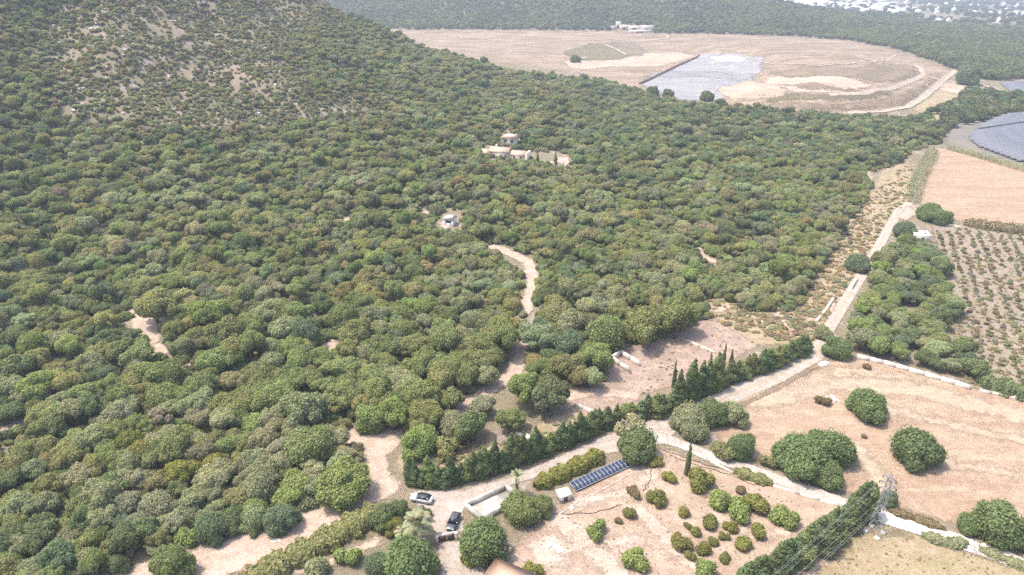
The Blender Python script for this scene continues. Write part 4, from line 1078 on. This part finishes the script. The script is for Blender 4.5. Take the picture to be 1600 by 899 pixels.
# ruin walls
Q = {n_: P1(*c_)[0] for n_, c_ in dict(A=(969.6, 555), B=(984, 563.5), C=(1000, 573), D=(955.6, 564), E=(968, 573), F=(983, 581.5)).items()}
v = thing('ruin', 'roofless ruin of pale wall stubs in the pink yard', 'ruin', (0, 0, 0))
def wall_mb(p_, q_, th, h, b=None, n_=None):
    b = b or MB(); p_ = Vector((p_[0], p_[1])); q_ = Vector((q_[0], q_[1])); L = (q_-p_).length; d = (q_-p_)/L; m = Vector((-d.y, d.x))*th/2
    n_ = n_ or max(1, int(L/2.5)); hs = [h*random.uniform(.9, 1.08) for _ in range(n_+1)]
    for i in range(n_):
        u, v_ = p_+d*L*i/n_, p_+d*L*(i+1)/n_; z0, z1 = float(H(u.x, u.y)), float(H(v_.x, v_.y))
        b.hexa([(u.x-m.x, u.y-m.y, z0-.4), (v_.x-m.x, v_.y-m.y, z1-.4), (v_.x+m.x, v_.y+m.y, z1-.4), (u.x+m.x, u.y+m.y, z0-.4)],
               [(u.x-m.x, u.y-m.y, z0+hs[i]), (v_.x-m.x, v_.y-m.y, z1+hs[i+1]), (v_.x+m.x, v_.y+m.y, z1+hs[i+1]), (u.x+m.x, u.y+m.y, z0+hs[i])])
    return b
for a_, c_, g in (('A', 'B', .0), ('B', 'C', .07), ('D', 'E', 0), ('E', 'F', .07), ('D', 'A', .03)):
    s_ = Q[a_].lerp(Q[c_], g); e_ = Q[a_].lerp(Q[c_], .97); wall_mb(s_, e_, .45, 1.5).build('wall_stub', M['pale_stone'], v)
# stone walls
def stonewall(pix, th, h, mat, label):
    b = MB(); P = [P1(*c_)[0] for c_ in pix]
    for u, v_ in zip(P[:-1], P[1:]): wall_mb(u, v_, th, h, b)
    return tag(b.build('stone_wall', mat, None), label, 'wall')
stonewall([(1338, 560), (1380, 569), (1420, 580), (1470, 595), (1515, 609)], .7, 1.1, M['pale_stone'], 'long pale stone wall between the grove and the big field')
stonewall([(1530, 612), (1570, 620), (1610, 630)], .6, .7, M['stone'], 'lower stone wall continuing along the orchard foot')
stonewall([(1078, 706), (1110, 722), (1145, 740)], .35, .45, M['pale_stone'], 'low pale kerb wall between garden and lane, near the slender cypress')
stonewall([(1208, 760), (1250, 773), (1312, 792)], .35, .45, M['pale_stone'], 'low pale kerb wall between garden and lane, near the pylon hedge')
stonewall([(898, 634), (912, 640), (930, 648)], .5, .8, M['pale_stone'], 'short pale wall above the cypress row, below the yard track')
stonewall([(806, 680), (820, 683), (836, 690)], .6, .8, M['white'], 'short white wall peeping out behind the cypress row')
stonewall([(1276, 503), (1290, 486), (1302, 468)], .7, .7, M['pale_stone'], 'dry stone wall left of the upper lane')
stonewall([(1330, 452), (1338, 438)], .6, .9, M['pale_stone'], 'stub of dry wall beside the dark lane tree')
stonewall([(1072, 532), (1095, 542), (1118, 552)], .4, .4, M['pale_stone'], 'thin crumbled wall line across the ruin yard')
stonewall([(1466, 352), (1490, 354), (1502, 358)], .6, .8, M['stone'], 'pale wall stub at the left end of the brown hedge')
# rocks and slabs
RK = [rock_mesh(60+i, M['pale_stone']) for i in range(3)]
def boulder(px, py, s, label, cat='boulder', zs=1.0, group=None):
    p, _ = P1(px, py); o = link('boulder', random.choice(RK), None, (p.x, p.y, p.z+.1*s), random.uniform(0, 6)); o.scale = (s, s*.8, s*zs); tag(o, label, cat, group)
boulder(860, 852, .7, 'smaller flat white stone slab lying in the garden', 'slab', .35); boulder(874, 858, .9, 'larger flat white stone slab lying in the garden', 'slab', .3); boulder(893, 794, .55, 'white block on the ground below the roofed hut', 'block', .7)
boulder(1304, 530, 1.5, 'pale boulder at the lane junction beside the round tree'); boulder(1286, 571, 1.2, 'pale boulder at the field corner just below the junction')
for i in range(9): boulder(1278+i*4+random.uniform(-2, 2), 622+random.uniform(-3, 8), random.uniform(.4, .8), 'pale stone in the rubble heap on the field', 'stone', 1.0, 'field rubble heap')
for px, py in ((480, 765), (505, 782), (450, 820), (520, 778), (470, 800), (430, 846)): boulder(px, py, random.uniform(.4, .8), 'tan rock on the rough dirt track below the wood', 'rock', .8, 'track rocks')
for px, py in ((491, 614), (373, 608), (536, 541), (300, 500), (195, 430), (130, 358), (590, 203), (700, 142)): boulder(px, py, 1.3, 'white boulder showing as a speck between woodland crowns', 'boulder', 1.2, 'white specks in the wood')

# water tank
T4 = [P1(*c_)[0] for c_ in ((727, 793), (790, 765), (814, 782), (752, 815))]
v = thing('water_tank', 'open rectangular white walled water tank beside the driveway', 'tank', (0, 0, 0))
b = MB()
for i in range(4):
    if i == 3: continue
    wall_mb(T4[i], T4[(i+1) % 4], .5, 1.15, b, 1)
wall_mb(T4[3], T4[0], .5, 1.15, b, 1); b.build('wall', M['tankwall'], v)
fl = MB(); cc = sum(T4, Vector())/4; q4 = [c_.lerp(cc, .06) for c_ in T4]; fl.hexa([(c_.x, c_.y, cc.z-.1) for c_ in q4[::-1]], [(c_.x, c_.y, cc.z+.16) for c_ in q4[::-1]]); fl.build('floor', M['tankwall'], v)
# gate
G0, G1 = P1(685, 848)[0], P1(711, 843)[0]; d = G1-G0; L = d.length
v = thing('driveway_gate', 'brown double gate with pale posts across the driveway behind the dark car', 'gate', G0, math.atan2(d.y, d.x))
for i in (0, 1):
    b = MB(); b.box(.1+i*L/2, L/2-.05+i*L/2, -.06, .06, .08, 1.25)
    for j in range(5): b.box(.16+i*L/2+j*(L/2-.2)/5, .2+i*L/2+j*(L/2-.2)/5, -.09, -.06, .12, 1.2)
    b.build('gate_leaf', M['wood'], v)
for x in (-.25, L+.2):
    b = MB(); b.box(x-.25, x+.25, -.25, .25, -.2, 1.4); b.box(x-.32, x+.32, -.32, .32, 1.4, 1.52); b.build('post', M['pale_stone'], v)
b = MB(); b.box(0, L, .07, .55, 1.28, 1.38); b.build('canopy', M['concrete'], v)
# terracotta house at the bottom edge
p, t = P1(797, 922); v = thing('house', 'house with a terracotta tiled roof at the bottom edge', 'house', (p.x, p.y, p.z), math.radians(-28))
b = MB(); b.box(-3.6, 5, -6, 2.2, -.3, 2.5); b.build('wall', M['cream'], v)
b = MB(); hip(b, -3.6, 5, -6, 2.2, 2.52, 1.5, .5); b.build('roof', M['roof_terra'], v)
windows(v, [(-1.5, -6, .9, 1, 1.1, 'y'), (2.6, -6, .9, 1, 1.1, 'y')])
# roofed hut by the panels
p, t = P1(881, 779); v = thing('utility_hut', 'little hut with a bright white flat roof beside the solar panels', 'hut', (p.x, p.y, p.z), math.radians(22))
b = MB(); b.box(-1.15, 1.15, -.95, .95, -.1, 1.35); b.build('wall', M['concrete'], v)
b = MB(); b.hexa([(-1.25, -1.05, 1.37), (1.25, -1.05, 1.37), (1.25, 1.05, 1.5), (-1.25, 1.05, 1.5)], [(-1.25, -1.05, 1.45), (1.25, -1.05, 1.45), (1.25, 1.05, 1.58), (-1.25, 1.05, 1.58)]); b.build('roof', M['white'], v)
b = MB(); b.box(-.5, .3, -1.0, -.94, .05, 1.15); b.build('door', M['wood'], v)
# solar array
A0, A1 = P1(900, 770)[0], P1(991, 728)[0]; d = A1-A0; L = d.length
v = thing('solar_array', 'tilted row of dark blue solar panels in the garden', 'solar panels', (A0.x, A0.y, (A0.z+A1.z)/2), math.atan2(d.y, d.x))
NP = 16; pw = L/NP; D, Z0, Z1 = 2.1, .35, .95
cellm, frm = MB(), MB()
cellm.hexa([(.024, .034, .01), (pw-.026, .034, .01), (pw-.026, D-.034, Z1-Z0-.01), (.024, D-.034, Z1-Z0-.01)], [(.024, .034, .06), (pw-.026, .034, .06), (pw-.026, D-.034, Z1-Z0+.04), (.024, D-.034, Z1-Z0+.04)])
def rail(x0, x1, y0, y1):
    s_ = (Z1-Z0)/D; frm.hexa([(x0, y0, y0*s_-.02), (x1, y0, y0*s_-.02), (x1, y1, y1*s_-.02), (x0, y1, y1*s_-.02)], [(x0, y0, y0*s_+.075), (x1, y0, y0*s_+.075), (x1, y1, y1*s_+.075), (x0, y1, y1*s_+.075)])
rail(-.02, .02, 0, D); rail(.02, pw-.022, 0, .03); rail(.02, pw-.022, D-.03, D)
cm, fm = cellm.mesh('panel', M['pv']), frm.mesh('frame', plain('aluminium', (.60, .61, .63), .6, 0, .04))
for i in range(NP):
    o = link('panel', cm, v, (i*pw, 0, Z0)); link('frame', fm, o)
for i in range(0, NP+1, 4):
    b = MB(); x = min(L-.1, i*pw+.05); b.box(x-.04, x+.04, .2, .28, -.1, Z0+.03); b.box(x-.04, x+.04, D-.3, D-.22, -.1, Z1-.1); b.build('support', M['steel'], v)
stonewall([(868, 808), (905, 784), (960, 756), (1000, 732)], .2, .16, M['stone'], 'thin low border strip along the front of the solar panels')
for pix, lb in (([(1030, 702), (1060, 712), (1100, 726), (1150, 738)], 'dark irrigation hose along the garden top below the lane'), ([(1046, 712), (1090, 728), (1140, 742), (1180, 760)], 'second dark hose lower on the garden slope'), ([(838, 804), (880, 804), (930, 802), (970, 790)], 'thin dark hose lying across the garden left of the bushes'), ([(1018, 726), (1016, 750), (1004, 770)], 'short dark hose running down from the yellow shrubs')):
    G, _ = unproj(*zip(*along(pix, 24))); m_ = MB(); m_.tube([(a_[0]+.15*math.sin(i*1.7), a_[1]+.15*math.cos(i*1.1), a_[2]+.10) for i, a_ in enumerate(G)], .06, 5)
    tag(m_.build('irrigation_hose', M['tyre_hose'], None), lb, 'hose')
# pale shed and slab at the lane head
p, t = P1(1437, 376); v = thing('shed', 'pale flat roofed shed at the edge of the grove', 'shed', (p.x, p.y, p.z), math.radians(-8))
b = MB(); b.box(-2.6, 2.6, -2, 2, -.2, 2.5); b.build('wall', M['pale_stone'], v)
b = MB(); b.hexa([(-2.8, -2.2, 2.52), (2.8, -2.2, 2.52), (2.8, 2.2, 3.1), (-2.8, 2.2, 3.1)], [(-2.8, -2.2, 2.66), (2.8, -2.2, 2.66), (2.8, 2.2, 3.24), (-2.8, 2.2, 3.24)]); b.build('roof', M['white'], v)
b = MB(); b.box(-.5, .5, -2.06, -1.98, 0, 1.9); b.build('door', M['dark'], v)
b = MB(); b.box(.9, 1.3, -.6, -.2, 2.9, 3.3); b.build('vent', M['dark'], v)
# white marker
p, t = P1(536, 543); b = MB(); b.box(-.35, .35, -.3, .3, -.2, 1.3); b.box(-.42, .42, -.37, .37, 1.3, 1.42); tag(b.build('stone_post', M['white'], None, (p.x, p.y, p.z)), 'small white post beside a bare gap in the wood', 'post')

# ------------------------------------------------------------------ pylon and wires
p, t = P1(1366, 832); PB = Vector((p.x, p.y, p.z))
PH = 12.6
v = thing('lattice_pylon', 'grey steel lattice pylon standing at the end of the cypress hedge', 'pylon', PB, math.radians(-53))
b = MB(); lv = [0, 2, 3.9, 5.6, 7.2, 8.7, 10, 11.2, PH]
def half(z): return 1.0 - .78*min(1, z/12.0)
C4 = [(-1, -1), (1, -1), (1, 1), (-1, 1)]
for sx_, sy_ in C4:
    l = MB()
    for z0, z1 in zip(lv[:-1], lv[1:]): l.bar((sx_*half(z0), sy_*half(z0), z0), (sx_*half(z1), sy_*half(z1), z1), .036)
    l.build('leg', M['steel'], v)
for z0, z1 in zip(lv[:-1], lv[1:]):
    for i in range(4):
        a_, c_ = C4[i], C4[(i+1) % 4]
        b.bar((a_[0]*half(z0), a_[1]*half(z0), z0), (c_[0]*half(z1), c_[1]*half(z1), z1), .026)
        b.bar((c_[0]*half(z0), c_[1]*half(z0), z0), (a_[0]*half(z1), a_[1]*half(z1), z1), .026)
        b.bar((a_[0]*half(z1), a_[1]*half(z1), z1), (c_[0]*half(z1), c_[1]*half(z1), z1), .024)
b.build('bracing', M['steel'], v)
ARMS = [(9.4, 1.2), (10.7, 1.4), (12.0, 1.1)]
for i, (z, r_) in enumerate(ARMS):
    a = MB(); s_ = 1 if i % 2 == 0 else -1
    for s_ in (-1, 1):
        a.bar((s_*.25, -.25, z), (s_*r_, 0, z), .055); a.bar((s_*.25, .25, z), (s_*r_, 0, z), .055); a.bar((s_*.25, 0, z+.8), (s_*r_, 0, z), .05)
    ao = a.build('cross_arm', M['steel'], v)
    for s_ in (-1, 1):
        q_ = MB(); q_.tube([(s_*r_, 0, z), (s_*r_, 0, z-.25), (s_*r_, 0, z-.5)], [.06, .11, .05], 6); q_.build('insulator', M['dark'], ao)
f = MB()
for sx_, sy_ in C4: f.box(sx_*1.05-.4, sx_*1.05+.4, sy_*1.05-.4, sy_*1.05+.4, -.3, .35)
f.build('footing', M['concrete'], v)
rot = Matrix.Rotation(math.radians(-53), 3, 'Z')
END = Vector((PB.x-100, PB.y-75, PB.z))
WN = ['upper', 'middle', 'lower']
for i, (z, r_) in enumerate(ARMS):
    for s_ in (-1, 1):
        a_ = PB + rot @ Vector((s_*r_, 0, z-.5)); e_ = END + rot @ Vector((s_*r_, 0, z-.5)); pts_ = []
        for j in range(25):
            q_ = j/24; c_ = a_.lerp(e_, q_); c_.z -= 3.2*4*q_*(1-q_); pts_.append(c_)
        m_ = MB(); m_.tube(pts_, 0.014, 4)
        tag(m_.build('power_cable', M['cable'], None), f"{['lowest', 'middle', 'top'][i]} {'left' if s_ < 0 else 'right'} power cable running from pylon down over the hedge", 'cable', 'pylon power cables')

# ------------------------------------------------------------------ cars
def paint(name, c, rough=.25):
    q = N(name); f_ = q.noise(2.0, 4, .6); q.base(q.mix(f_, tuple(x*.9 for x in c), c)); q.b.inputs['Roughness'].default_value = rough
    q.b.inputs['Specular IOR Level'].default_value = .5; q.b.inputs['Coat Weight'].default_value = .4; return q.m
GLASS = N('car glass'); GLASS.base((.02, .024, .03)); GLASS.b.inputs['Roughness'].default_value = .06; GLASS.b.inputs['Specular IOR Level'].default_value = .6
M['tyre'] = plain('rubber', (.025, .025, .026), .9); M['rim'] = plain('alloy', (.5, .5, .52), .35, .7)
M['lamp'] = plain('head lamp lens', (.75, .76, .78), .15); M['tail'] = plain('tail lamp lens', (.35, .02, .02), .2)
def loft(st):
    """st: list of (x, halfwidth, z0, z1); rounded section"""
    b = MB(); n = 12; idx = []
    for (x, hw, z0, z1) in st:
        zc, hz = (z0+z1)/2, (z1-z0)/2; ring = []
        for k in range(n):
            a_ = 2*math.pi*(k+.5)/n; cx2, sz2 = math.cos(a_), math.sin(a_)
            ring.append(len(b.V)); b.V.append((x, hw*math.copysign(abs(cx2)**.45, cx2), zc+hz*math.copysign(abs(sz2)**.45, sz2)))
        idx.append(ring)
    for r0, r1 in zip(idx[:-1], idx[1:]):
        for k in range(n): b.F.append((r0[k], r0[(k+1) % n], r1[(k+1) % n], r1[k]))
    b.F.append(tuple(idx[0])[::-1]); b.F.append(tuple(idx[-1])); return b
def car(px, py, qx, qy, body, roofm, label):
    p_, _ = P1(px, py, .6); q_, _ = P1(qx, qy, .6); c_ = (p_+q_)/2; d_ = q_-p_
    v = thing('parked_car', label, 'car', (c_.x, c_.y, float(H(c_.x, c_.y))+.10), math.atan2(d_.y, d_.x))
    loft([(-2.12, .70, .42, .78), (-2.05, .82, .30, .92), (-1.5, .88, .24, .98), (-.6, .90, .22, .98), (.6, .90, .22, .97), (1.2, .89, .24, .92), (1.75, .85, .28, .82), (2.05, .76, .32, .70), (2.14, .62, .40, .62)]).build('body', body, v, smooth=True)
    g = MB(); g.hexa([(-1.75, -.78, .94), (1.05, -.78, .94), (1.05, .78, .94), (-1.75, .78, .94)], [(-1.25, -.60, 1.43), (.28, -.60, 1.43), (.28, .60, 1.43), (-1.25, .60, 1.43)]); g.build('windows', GLASS.m, v)
    r_ = MB(); r_.hexa([(-1.32, -.62, 1.425), (.33, -.62, 1.425), (.33, .62, 1.425), (-1.32, .62, 1.425)], [(-1.2, -.54, 1.49), (.2, -.54, 1.49), (.2, .54, 1.49), (-1.2, .54, 1.49)]); r_.build('roof', roofm, v)
    pl = MB()
    for s_ in (-1, 1):
        pl.bar((1.06, s_*.79, .95), (.3, s_*.61, 1.44), .045); pl.bar((-1.76, s_*.79, .95), (-1.27, s_*.61, 1.44), .06); pl.bar((-.35, s_*.795, .95), (-.4, s_*.615, 1.44), .04)
    pl.build('pillars', body, v)
    for x in (-1.3, 1.32):
        for s_ in (-1, 1):
            wv = MB(); wv.tube([(x, s_*.70, .32), (x, s_*.92, .32)], .32, 16); wo = wv.build('wheel', M['tyre'], v)
            rm = MB(); rm.tube([(x, s_*.90, .32), (x, s_*.935, .32)], .2, 10); rm.build('rim', M['rim'], wo)
    for s_ in (-1, 1):
        h_ = MB(); h_.box(1.93, 2.12, s_*.55-.13, s_*.55+.13, .62, .74); h_.build('headlight', M['lamp'], v)
        h_ = MB(); h_.box(-2.12, -2.02, s_*.66-.1, s_*.66+.1, .68, .86); h_.build('tail_light', M['tail'], v)
        h_ = MB(); h_.box(.72, .88, s_*.98-.09, s_*.98+.09, .96, 1.08); h_.build('mirror', body, v)
car(678, 783, 640, 775, paint('silver white paint', (.62, .66, .66)), paint('black roof paint', (.03, .035, .035)), 'silver white car with dark roof parked under the cypress row')
car(714, 803, 703, 828, paint('dark grey paint', (.05, .055, .065)), paint('grey roof paint', (.07, .075, .085)), 'dark grey car parked in the driveway in front of the gate')

# ------------------------------------------------------------------ panel park rows at the right
PKG = [(1512, 216), (1532, 197), (1560, 185), (1620, 174), (1700, 164), (1700, 272), (1600, 258), (1548, 240), (1522, 230)]
PP, _ = unproj([c_[0] for c_ in PKG], [c_[1] for c_ in PKG]); PP = PP[:, :2]
ra = math.radians(26)
e1 = np.array([math.cos(ra), math.sin(ra)]); e2 = np.array([-math.sin(ra), math.cos(ra)])
q = N('dusty panel glass'); q.base(q.mix(q.ramp(q.noise(.25, 4, .7), .3, .7), (.11, .12, .15), (.15, .158, .18))); q.b.inputs['Roughness'].default_value = .55; q.b.inputs['Specular IOR Level'].default_value = .35; M['park'] = q.m
O = PP.mean(0); k = 0
for i in range(-24, 25):
    s_ = np.arange(-160, 160, 2.0); L_ = O + np.outer(s_, e1) + e2*i*4.1
    ins = poly_sd(PP, L_[:, 0], L_[:, 1]) > 0
    if ins.sum() < 5: continue
    a_, c_ = s_[ins].min(), s_[ins].max()
    if i % 16 == 4: continue
    st = O + e1*(a_) + e2*i*4.1
    v = thing('panel_row', 'long row of grey blue ground mounted panels in the park at right', 'solar panels', (st[0], st[1], float(H(st[0], st[1]))), ra, 'panel park rows')
    b = MB(); Lr = c_-a_
    b.hexa([(0, -1.7, .9), (Lr, -1.7, .9), (Lr, 1.7, 2.0), (0, 1.7, 2.0)], [(0, -1.7, .98), (Lr, -1.7, .98), (Lr, 1.7, 2.08), (0, 1.7, 2.08)]); b.build('panels', M['park'], v)
    b = MB()
    for x in np.arange(.6, Lr, 5): b.box(x-.07, x+.07, -.07, .07, -.2, 1.42)
    b.build('posts', M['steel'], v)
for i in range(7):
    p, t = P1(1592+i*3, 131+i*2.2); v = thing('panel_row', 'grey blue panel row in the farther park by the thicket', 'solar panels', (p.x, p.y, float(H(p.x, p.y))), math.radians(10), 'farther panel rows')
    b = MB(); b.hexa([(-20, -1.7, .9), (50, -1.7, .9), (50, 1.7, 2.0), (-20, 1.7, 2.0)], [(-20, -1.7, .98), (50, -1.7, .98), (50, 1.7, 2.08), (-20, 1.7, 2.08)]); b.build('panels', M['park'], v)
    b = MB()
    for x in np.arange(-19, 50, 6): b.box(x-.07, x+.07, -.07, .07, -.2, 1.42)
    b.build('posts', M['steel'], v)

# ------------------------------------------------------------------ landfill sheds and basin wall
for px, py, wd, dp, h, lb in ((952, 46, 18, 9, 4, 'low pale landfill shed farthest left under the forest'), (966, 44, 8, 8, 8, 'narrow tall pale block among the landfill sheds'), (975, 46, 14, 9, 5, 'pale landfill shed right of the tall block'),
                              (992, 47, 22, 10, 5, 'long pale landfill shed in the middle of the group'), (1010, 48, 20, 10, 6, 'pale landfill shed at the right end of the group'), (1000, 51, 34, 8, 2.5, 'low wide pale platform in front of the landfill sheds')):
    p, t = P1(px, py); v = thing('landfill_shed', lb, 'shed', (p.x, p.y, p.z), random.uniform(-.1, .1))
    b = MB(); b.box(-wd/2, wd/2, -dp/2, dp/2, -1, h); b.build('wall', M['cream'], v)
    b = MB(); gable(b, -wd/2, wd/2, -dp/2, dp/2, h+.01, 1.2, .4, .2); b.build('roof', M['concrete'], v)
    b = MB(); b.box(-wd*.2, wd*.1, -dp/2-.06, -dp/2+.02, -.2, h*.6); b.build('door', M['dark'], v)
b = MB(); P = [P1(*c_)[0] for c_ in ((1000, 132), (1030, 118), (1060, 103), (1092, 88))]
for u, v_ in zip(P[:-1], P[1:]): wall_mb(u, v_, 2.0, 1.6, b)
tag(b.build('embankment_wall', M['brown'] if False else M['wood'], None), 'dark straight embankment edge along the left side of the grey basin', 'wall')

# ------------------------------------------------------------------ far town
tm = plain('town render', (.84, .82, .81), .9, vary=.06, scale=.05); tr_ = plain('town roof', (.66, .60, .56), .9, vary=.1, scale=.05)
def town_mesh(kind, i):
    b = MB()
    if kind == 'shed':
        b.box(-.5, .5, -.5, .5, -.3, .72); gable(b, -.5, .5, -.5, .5, .73, .25, .01, .03)
    else:
        b.box(-.5, .5, -.5, .5, -.3, .8); b.box(-.5, -.46, -.5, .5, .8, .86); b.box(.46, .5, -.5, .5, .8, .86); b.box(-.46, .46, -.5, -.46, .8, .86); b.box(-.46, .46, .46, .5, .8, .86); b.box(-.2, .15, -.2, .2, .8, 1.1)
        b.box(-.5, .1, -.5, .5, .861, 1.0) if i % 2 else None
    return b.mesh('building', tm)
TMS = [town_mesh('shed', 0), town_mesh('block', 0), town_mesh('block', 1)]
spots = []
rt = random.Random(3)
for _ in range(60): x = rt.uniform(1225, 1400); spots.append((x, rt.uniform(1.5, 6 + (x-1225)*.105), rt.uniform(6, 19)))
for _ in range(26): x = rt.uniform(1360, 1610); spots.append((x, rt.uniform(15, 20+(x-1360)*.03), rt.uniform(3.5, 8)))
for _ in range(12): x = rt.uniform(1400, 1610); spots.append((x, rt.uniform(2, 14), rt.uniform(3, 6)))
spots += [(1370, 19, 16), (1466, 35, 7), (1481, 35, 5), (1560, 36, 5), (1435, 34, 3)]
for i, (px, py, wd) in enumerate(spots):
    p, t = P1(px, py); W = wd*t/FPX
    o = link('town_building', TMS[rt.randrange(3)], None, (p.x, p.y, p.z), rt.uniform(-.2, .2)); o.scale = (W, W*rt.uniform(.5, 1.1), rt.uniform(6, 11))
    zone = 'the dense white cluster beyond the ridge end' if px < 1400 and py < 25 else ('the thin hazy farther belt' if py < 15 else 'the loose right hand belt')
    if px in (1370, ): tag(o, 'largest and brightest white block in the far town', 'building'); o.scale = (W, W*.6, 20)
    elif py > 30: tag(o, 'lone white building among the dark trees in front of the far town', 'building', 'outlying far buildings')
    else: tag(o, f'small white far town building in {zone}', 'building', 'far town buildings')
strip('far_road', [(1536, 44), (1552, 47), (1572, 51), (1610, 50), (1680, 52)], 12, M['track'], 1.2, 6, 2)

# ------------------------------------------------------------------ air
b = MB(); b.box(-1500, 4200, -700, 5200, -3, 175)
hz = b.build('haze', None if False else bpy.data.materials.new('haze'), None)
hm = hz.data.materials[0]; hm.use_nodes = True; ht = hm.node_tree
for n_ in list(ht.nodes):
    if n_.type == 'BSDF_PRINCIPLED': ht.nodes.remove(n_)
pv = ht.nodes.new('ShaderNodeVolumePrincipled'); pv.inputs['Color'].default_value = (.79, .88, 1.0, 1); pv.inputs['Density'].default_value = HAZE_DENSITY; pv.inputs['Anisotropy'].default_value = .2
ht.links.new(pv.outputs[0], ht.nodes['Material Output'].inputs['Volume'])
hz['kind'] = 'stuff'; hz['label'] = 'thin pale blue air over the whole valley'
